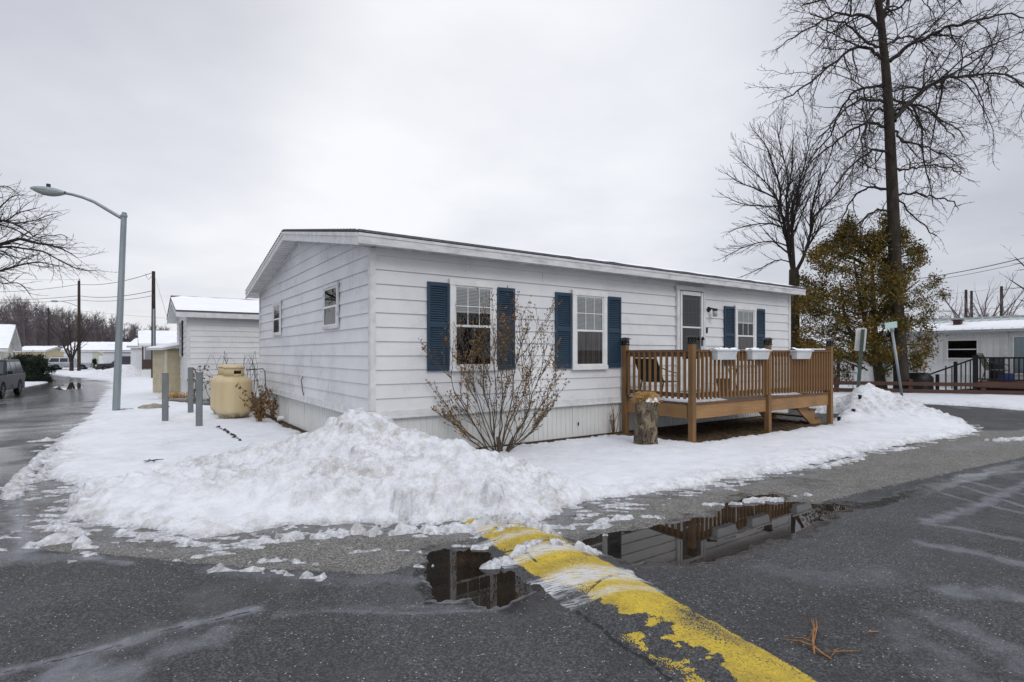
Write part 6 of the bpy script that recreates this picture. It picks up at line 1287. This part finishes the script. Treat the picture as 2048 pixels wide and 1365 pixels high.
for k in range(5): a = .4 - k * .14; b = MB(); b.box(a - .015, .0, .2, a + .015, .04, dz + .80 - k * .065); b.build('baluster', M['blackpaint'], rd)
for k in range(3): b = MB(); b.box(dx0 - .28 * (k + 1), .1, dz - .17 * (k + 1) - .03, dx0 - .28 * k, 1.2, dz - .17 * (k + 1)); b.build('stair_tread', M['fence'], rd)
def RL(a, v): c, s_ = math.cos(RR), math.sin(RR); return (q[0] + c * a - s_ * v, q[1] + s_ * a + c * v)
for a, v, rz, lb in ((1.0, .55, .6, 'olive sling chair nearest the steps on the black railed deck'), (2.35, .5, 2.4, 'olive sling chair right of the second black post on the far deck'), (3.4, .6, 1.8, 'olive sling chair at the right edge on the far deck')): x, y = RL(a, v); patio_chair('patio_chair', lb, (x, y, dz), RR + rz, 'olive', 'black', 'chairs on the far deck')
x, y = RL(1.25, .75); b = MB(); b.prism([(-.2, 0), (.2, 0), (.16, .3), (-.16, .3)], 'y', -.15, .15); tag(b.build('storage_tub', M['blue'], None, loc=(x, y, dz + .003), bevel=.01), 'small blue tub on the black railed deck', 'tub')
x, y = RL(.85, 1.3); gc = MB(); gc.lathe([(.2, 0), (.22, .3), (.21, .7), (.18, .84), (.0, .87)], 10, (0, 0, 0), 1.2, .8); tag(gc.build('covered_table', M['blackcover'], None, loc=(x, y, dz + .003)), 'black covered item standing behind the black deck railing', 'covered furniture')
# covered grill left of it
x, y, _ = P(1828, 785, 21.8); gr = thing('covered_grill', 'grill under a black cover with snow on top beside the low white home', 'covered grill', (x, y, 0), RR)
n, m = 26, 12; A = np.linspace(0, 2 * math.pi, n, endpoint=False); rows = []
for j in range(m):
    z = j / (m - 1); r = np.array([.56, .55, .54, .53, .52, .52, .51, .48, .43, .34, .2, .02])[j]; rows.append(np.stack([1.15 * r * np.cos(A) * (1 + .07 * np.sin(A * 7 + z * 2) * (1 - z)), .8 * r * np.sin(A) * (1 + .07 * np.sin(A * 6) * (1 - z)), A * 0 + .04 + .93 * z ** .85 + .02 * np.sin(A * 3)], 1) * (1 + np.stack([.16 * fbm(A * 1.9, A * 0 + z * 3, 3, 8)] * 2 + [A * 0], 1)))
v = np.concatenate(rows); f = [(j * n + k, j * n + (k + 1) % n, (j + 1) * n + (k + 1) % n, (j + 1) * n + k) for j in range(m - 1) for k in range(n)]; o = npmesh('cover', v, f, M['blackcover']); o.parent = gr
b = MB(); b.lathe([(.44, .80), (.43, .90), (.3, 1.02), (.0, 1.08)], 18, (-.05, 0, 0), 1.15, .8); b.build('snow_cap', M['snowplain'], gr, smooth=True)
# white shed with dark posts behind the cedar
q2 = P(1650, 709, 25.5); ws = thing('garden_shed', 'low white shed with shallow snowy roof behind the evergreen trunks', 'shed', (q2[0], q2[1], 0), -.35)
b = MB(); b.box(0, 0, 0, 3.1, 2.5, 1.6)
for k in range(1, 8): b.box(k * .4 - .01, -.012, .02, k * .4 + .01, -.001, 1.58)
b.build('wall', M['white'], ws); b = MB(); b.add([(-.2, -.3, 1.6), (3.3, -.3, 1.6), (3.3, 2.7, 2.2), (-.2, 2.7, 2.2), (-.2, -.3, 1.52), (3.3, -.3, 1.52), (3.3, 2.7, 2.12), (-.2, 2.7, 2.12)], [(0, 1, 2, 3), (7, 6, 5, 4), (0, 4, 5, 1), (1, 5, 6, 2), (2, 6, 7, 3), (3, 7, 4, 0)]); r_ = b.build('roof', M['trim'], ws)
b = MB(); b.add([(-.2, -.3, 1.605), (3.3, -.3, 1.605), (3.3, 2.7, 2.205), (-.2, 2.7, 2.205), (-.15, -.25, 1.7), (3.25, -.25, 1.7), (3.25, 2.65, 2.3), (-.15, 2.65, 2.3)], [(4, 5, 6, 7), (0, 1, 5, 4), (1, 2, 6, 5), (2, 3, 7, 6), (3, 0, 4, 7)]); b.build('roof_snow', M['snowplain'], r_)
for a in (.5, 2.15): b = MB(); b.box(a - .06, -.28, 0, a + .06, -.16, 1.52); b.build('post', M['blackpaint'], ws)
x, y, _ = P(1706, 709, 22.5); t = thing('garden_torch', 'thin dark garden torch on a stake in front of the low white shed', 'garden torch', (x, y, 0)); b = MB(); b.tube([(0, 0, 0), (0, 0, .9)], .012, 5); b.build('stake', M['black'], t); b = MB(); b.lathe([(.03, .85), (.06, 1.0), (.04, 1.08), (.0, 1.1)], 8); b.build('torch_head', M['black'], t)
# brown slat screen behind the home
q3 = P(1560, 709, 17.0); q4 = P(1652, 709, 17.6); sc_ = thing('slat_screen', 'red brown slatted wooden screen seen through the deck railing behind the home', 'screen', (q3[0], q3[1], 0), math.atan2(q4[1] - q3[1], q4[0] - q3[0])); LL_ = math.hypot(q4[0] - q3[0], q4[1] - q3[1])
b = MB(); k = 0
while k * .115 < LL_: b.box(k * .115, -.01, .08, k * .115 + .068, .01, 1.62); k += 1
b.build('slats', M['slat'], sc_); b = MB(); b.box(0, .012, .2, LL_, .05, .29); b.box(0, .012, 1.4, LL_, .05, 1.49); b.box(0, -.03, 1.62, LL_, .05, 1.66); b.build('rails', M['slat'], sc_)
for a in (0, LL_): b = MB(); b.box(a - .05, -.05, 0, a + .05, .045, 1.75); b.build('post', M['slat'], sc_)
b = MB(); b.box(0, -.03, 1.662, LL_, .05, 1.70); b.build('snow_cap', M['snowplain'], sc_)
# low rail fence
fp = [P(1560, 709, 21.0), P(1673, 709, 20.5), P(1820, 709, 19.9), P(1966, 709, 19.2), P(2120, 709, 18.3)]; ang = 0
fe = thing('rail_fence', 'low red brown two rail fence along the snowy verge on the right', 'fence', (fp[1][0], fp[1][1], 0))
for p in fp: b = MB(); X_, Y_ = p[0] - fp[1][0], p[1] - fp[1][1]; b.box(X_ - .07, Y_ - .05, -.02, X_ + .07, Y_ + .05, .62); b.build('post', M['fence'], fe, bevel=.008)
for z in (.20, .46):
    for p, r_ in zip(fp[:-1], fp[1:]): b = MB(); b.bar((p[0] - fp[1][0], p[1] - fp[1][1] - .075, z), (r_[0] - fp[1][0], r_[1] - fp[1][1] - .075, z + random.uniform(-.02, .02)), .045, .13); b.build('rail', M['fence'], fe, bevel=.006)
# signs behind the snow mound
S1 = 15.6; a = P(1714, 800, S1); c = P(1726, 657, S1); t = thing('traffic_sign', 'white traffic sign seen from behind on a leaning dark green post', 'traffic sign', (a[0], a[1], 0)); dl = (c[0] - a[0], 0, c[2])
b = MB(); lo = (-.02, 0, 0)
for off in (-.028, .028): b.bar((lo[0] + off, 0, -.1), (dl[0] + off * .9, 0, dl[2] - .03), .012, .05)
b.bar((lo[0], .02, -.1), (dl[0], .02, dl[2] - .03), .06, .012); b.build('post', M['greenpost'], t)
b = MB(); w2, h2 = .13, .33; pl = [(-w2, -h2 + .03), (-w2 + .03, -h2), (w2 - .03, -h2), (w2, -h2 + .03), (w2, h2 - .03), (w2 - .03, h2), (-w2 + .03, h2), (-w2, h2 - .03)]; b.prism(pl, 'y', 0, .004); o = b.build('sign_plate', M['sign'], t, loc=(dl[0] - .03, .06, dl[2] - .32)); o.rotation_euler = (0, math.atan2(dl[0] + .02, dl[2]), -.62)
S2 = 15.2; a = P(1809, 815, S2); c = P(1784, 660, S2); t = thing('street_name_sign', 'pale green street name blade on a leaning grey pipe post', 'street sign', (a[0], a[1], 0)); dl = (c[0] - a[0], 0, c[2])
b = MB(); b.tube([(0, 0, -.1), dl], .034, 10); b.build('post', M['galv'], t, smooth=True); b = MB(); b.lathe([(.05, -.03), (.055, .03), (.03, .06), (.0, .06)], 10, dl); b.build('bracket', M['galv'], t)
b = MB(); b.box(-.24, -.004, .0, .24, .004, .17); o = b.build('name_blade', M['signgreen'], t, loc=(dl[0] - .02, dl[1], dl[2] + .04), bevel=.002); o.rotation_euler = (0, R(-7), .35)
# ================================================================== LIGHT, SKY, CAMERA
w = bpy.data.worlds.new('World'); scn.world = w; w.use_nodes = True; nt = w.node_tree; nt.nodes.clear()
out = nt.nodes.new('ShaderNodeOutputWorld'); bg = nt.nodes.new('ShaderNodeBackground'); nt.links.new(bg.outputs[0], out.inputs[0])
sky = nt.nodes.new('ShaderNodeTexSky'); sky.sky_type = 'NISHITA'; sky.sun_disc = False; sky.sun_elevation = R(38); sky.sun_rotation = R(-25)
tc = nt.nodes.new('ShaderNodeTexCoord'); sep = nt.nodes.new('ShaderNodeSeparateXYZ'); nt.links.new(tc.outputs['Generated'], sep.inputs[0])
def nmath(op, a, b=0.0):
    m = nt.nodes.new('ShaderNodeMath'); m.operation = op
    for s_, v_ in ((0, a), (1, b)):
        if isinstance(v_, (int, float)): m.inputs[s_].default_value = v_
        else: nt.links.new(v_, m.inputs[s_])
    return m.outputs[0]
# cloud deck: project the view direction on a flat layer
zc = nmath('ADD', nmath('MAXIMUM', sep.outputs[2], 0.0), .16); cmb = nt.nodes.new('ShaderNodeCombineXYZ'); nt.links.new(nmath('DIVIDE', sep.outputs[0], zc), cmb.inputs[0]); nt.links.new(nmath('DIVIDE', sep.outputs[1], zc), cmb.inputs[1])
def wn(scale, detail, off):
    n = nt.nodes.new('ShaderNodeTexNoise'); n.inputs['Scale'].default_value = scale; n.inputs['Detail'].default_value = detail; n.inputs['Roughness'].default_value = .5; m = nt.nodes.new('ShaderNodeMapping'); m.inputs['Location'].default_value = off; nt.links.new(cmb.outputs[0], m.inputs[0]); nt.links.new(m.outputs[0], n.inputs[0]); return n.outputs['Fac']
n1 = wn(.75, 5, (3.1, 1.7, 0)); n2 = wn(2.2, 5, (0, 0, 0))
def blob(az, el, wdt):
    d = Vector((math.sin(R(az)) * math.cos(R(el)), math.cos(R(az)) * math.cos(R(el)), math.sin(R(el)))); vm = nt.nodes.new('ShaderNodeVectorMath'); vm.operation = 'DOT_PRODUCT'; nt.links.new(tc.outputs['Generated'], vm.inputs[0]); vm.inputs[1].default_value = d
    mr = nt.nodes.new('ShaderNodeMapRange'); mr.interpolation_type = 'SMOOTHERSTEP'; nt.links.new(vm.outputs['Value'], mr.inputs[0]); mr.inputs[1].default_value = math.cos(R(wdt)); mr.inputs[2].default_value = 1.0; return mr.outputs[0]
v_ = nmath('ADD', nmath('MULTIPLY', n1, .58), nmath('MULTIPLY', n2, .26))
v_ = nmath('SUBTRACT', nmath('ADD', v_, nmath('MULTIPLY', blob(2, 24, 30), .28)), .11); v_ = nmath('ADD', v_, nmath('MULTIPLY', blob(-28, 8, 26), .16)); v_ = nmath('SUBTRACT', v_, nmath('MULTIPLY', blob(-44, 32, 30), .20)); v_ = nmath('SUBTRACT', v_, nmath('MULTIPLY', blob(40, 18, 28), .15))
rp = nt.nodes.new('ShaderNodeValToRGB'); nt.links.new(v_, rp.inputs[0]); e = rp.color_ramp.elements; e[0].position = .12; e[0].color = (.56, .58, .65, 1); e[1].position = .62; e[1].color = (.95, .965, 1.0, 1); k_ = e.new(.34); k_.color = (.735, .755, .815, 1)
# overcast skies brighten towards the zenith
mr = nt.nodes.new('ShaderNodeMapRange'); mr.interpolation_type = 'SMOOTHSTEP'; nt.links.new(sep.outputs[2], mr.inputs[0]); mr.inputs[1].default_value = .5; mr.inputs[2].default_value = 1.0; mr.inputs[3].default_value = 1.0; mr.inputs[4].default_value = 1.75
ml = nt.nodes.new('ShaderNodeMix'); ml.data_type = 'RGBA'; ml.blend_type = 'MULTIPLY'; ml.inputs[0].default_value = 1; nt.links.new(rp.outputs[0], ml.inputs[6]); nt.links.new(mr.outputs[0], ml.inputs[7])
# cloud radiance is divided by the background strength, the sky shows faintly through it
sc10 = nt.nodes.new('ShaderNodeMix'); sc10.data_type = 'RGBA'; sc10.blend_type = 'MULTIPLY'; sc10.inputs[0].default_value = 1; sc10.clamp_result = False; nt.links.new(ml.outputs[2], sc10.inputs[6]); sc10.inputs[7].default_value = (10, 10, 10, 1)
mx = nt.nodes.new('ShaderNodeMix'); mx.data_type = 'RGBA'; mx.inputs[0].default_value = .94; nt.links.new(sky.outputs[0], mx.inputs[6]); nt.links.new(sc10.outputs[2], mx.inputs[7]); nt.links.new(mx.outputs[2], bg.inputs[0]); bg.inputs[1].default_value = .1
sl = bpy.data.lights.new('sun', 'SUN'); sl.energy = .9; sl.angle = R(25); sl.color = (1, .97, .93); so = bpy.data.objects.new('sun', sl); COL.objects.link(so); so.rotation_euler = (R(52), 0, R(25)); so.location = (0, 0, 20)
cam = bpy.data.cameras.new('camera'); cam.sensor_width = 36; cam.lens = 36 * F / 2048; cam.shift_y = (HY - 682.5) / 2048; cam.clip_end = 3000; cam.clip_start = .05
co = bpy.data.objects.new('camera', cam); COL.objects.link(co); co.location = (0, 0, EYE); co.rotation_euler = (R(90), 0, 0); scn.camera = co
scn.render.resolution_x = 1024; scn.render.resolution_y = 682
scn.view_settings.view_transform = 'Standard'; scn.view_settings.look = 'None'; scn.view_settings.exposure = 0; scn.view_settings.gamma = 1
scn.render.engine = 'CYCLES'; scn.cycles.max_bounces = 6; scn.cycles.use_denoising = True
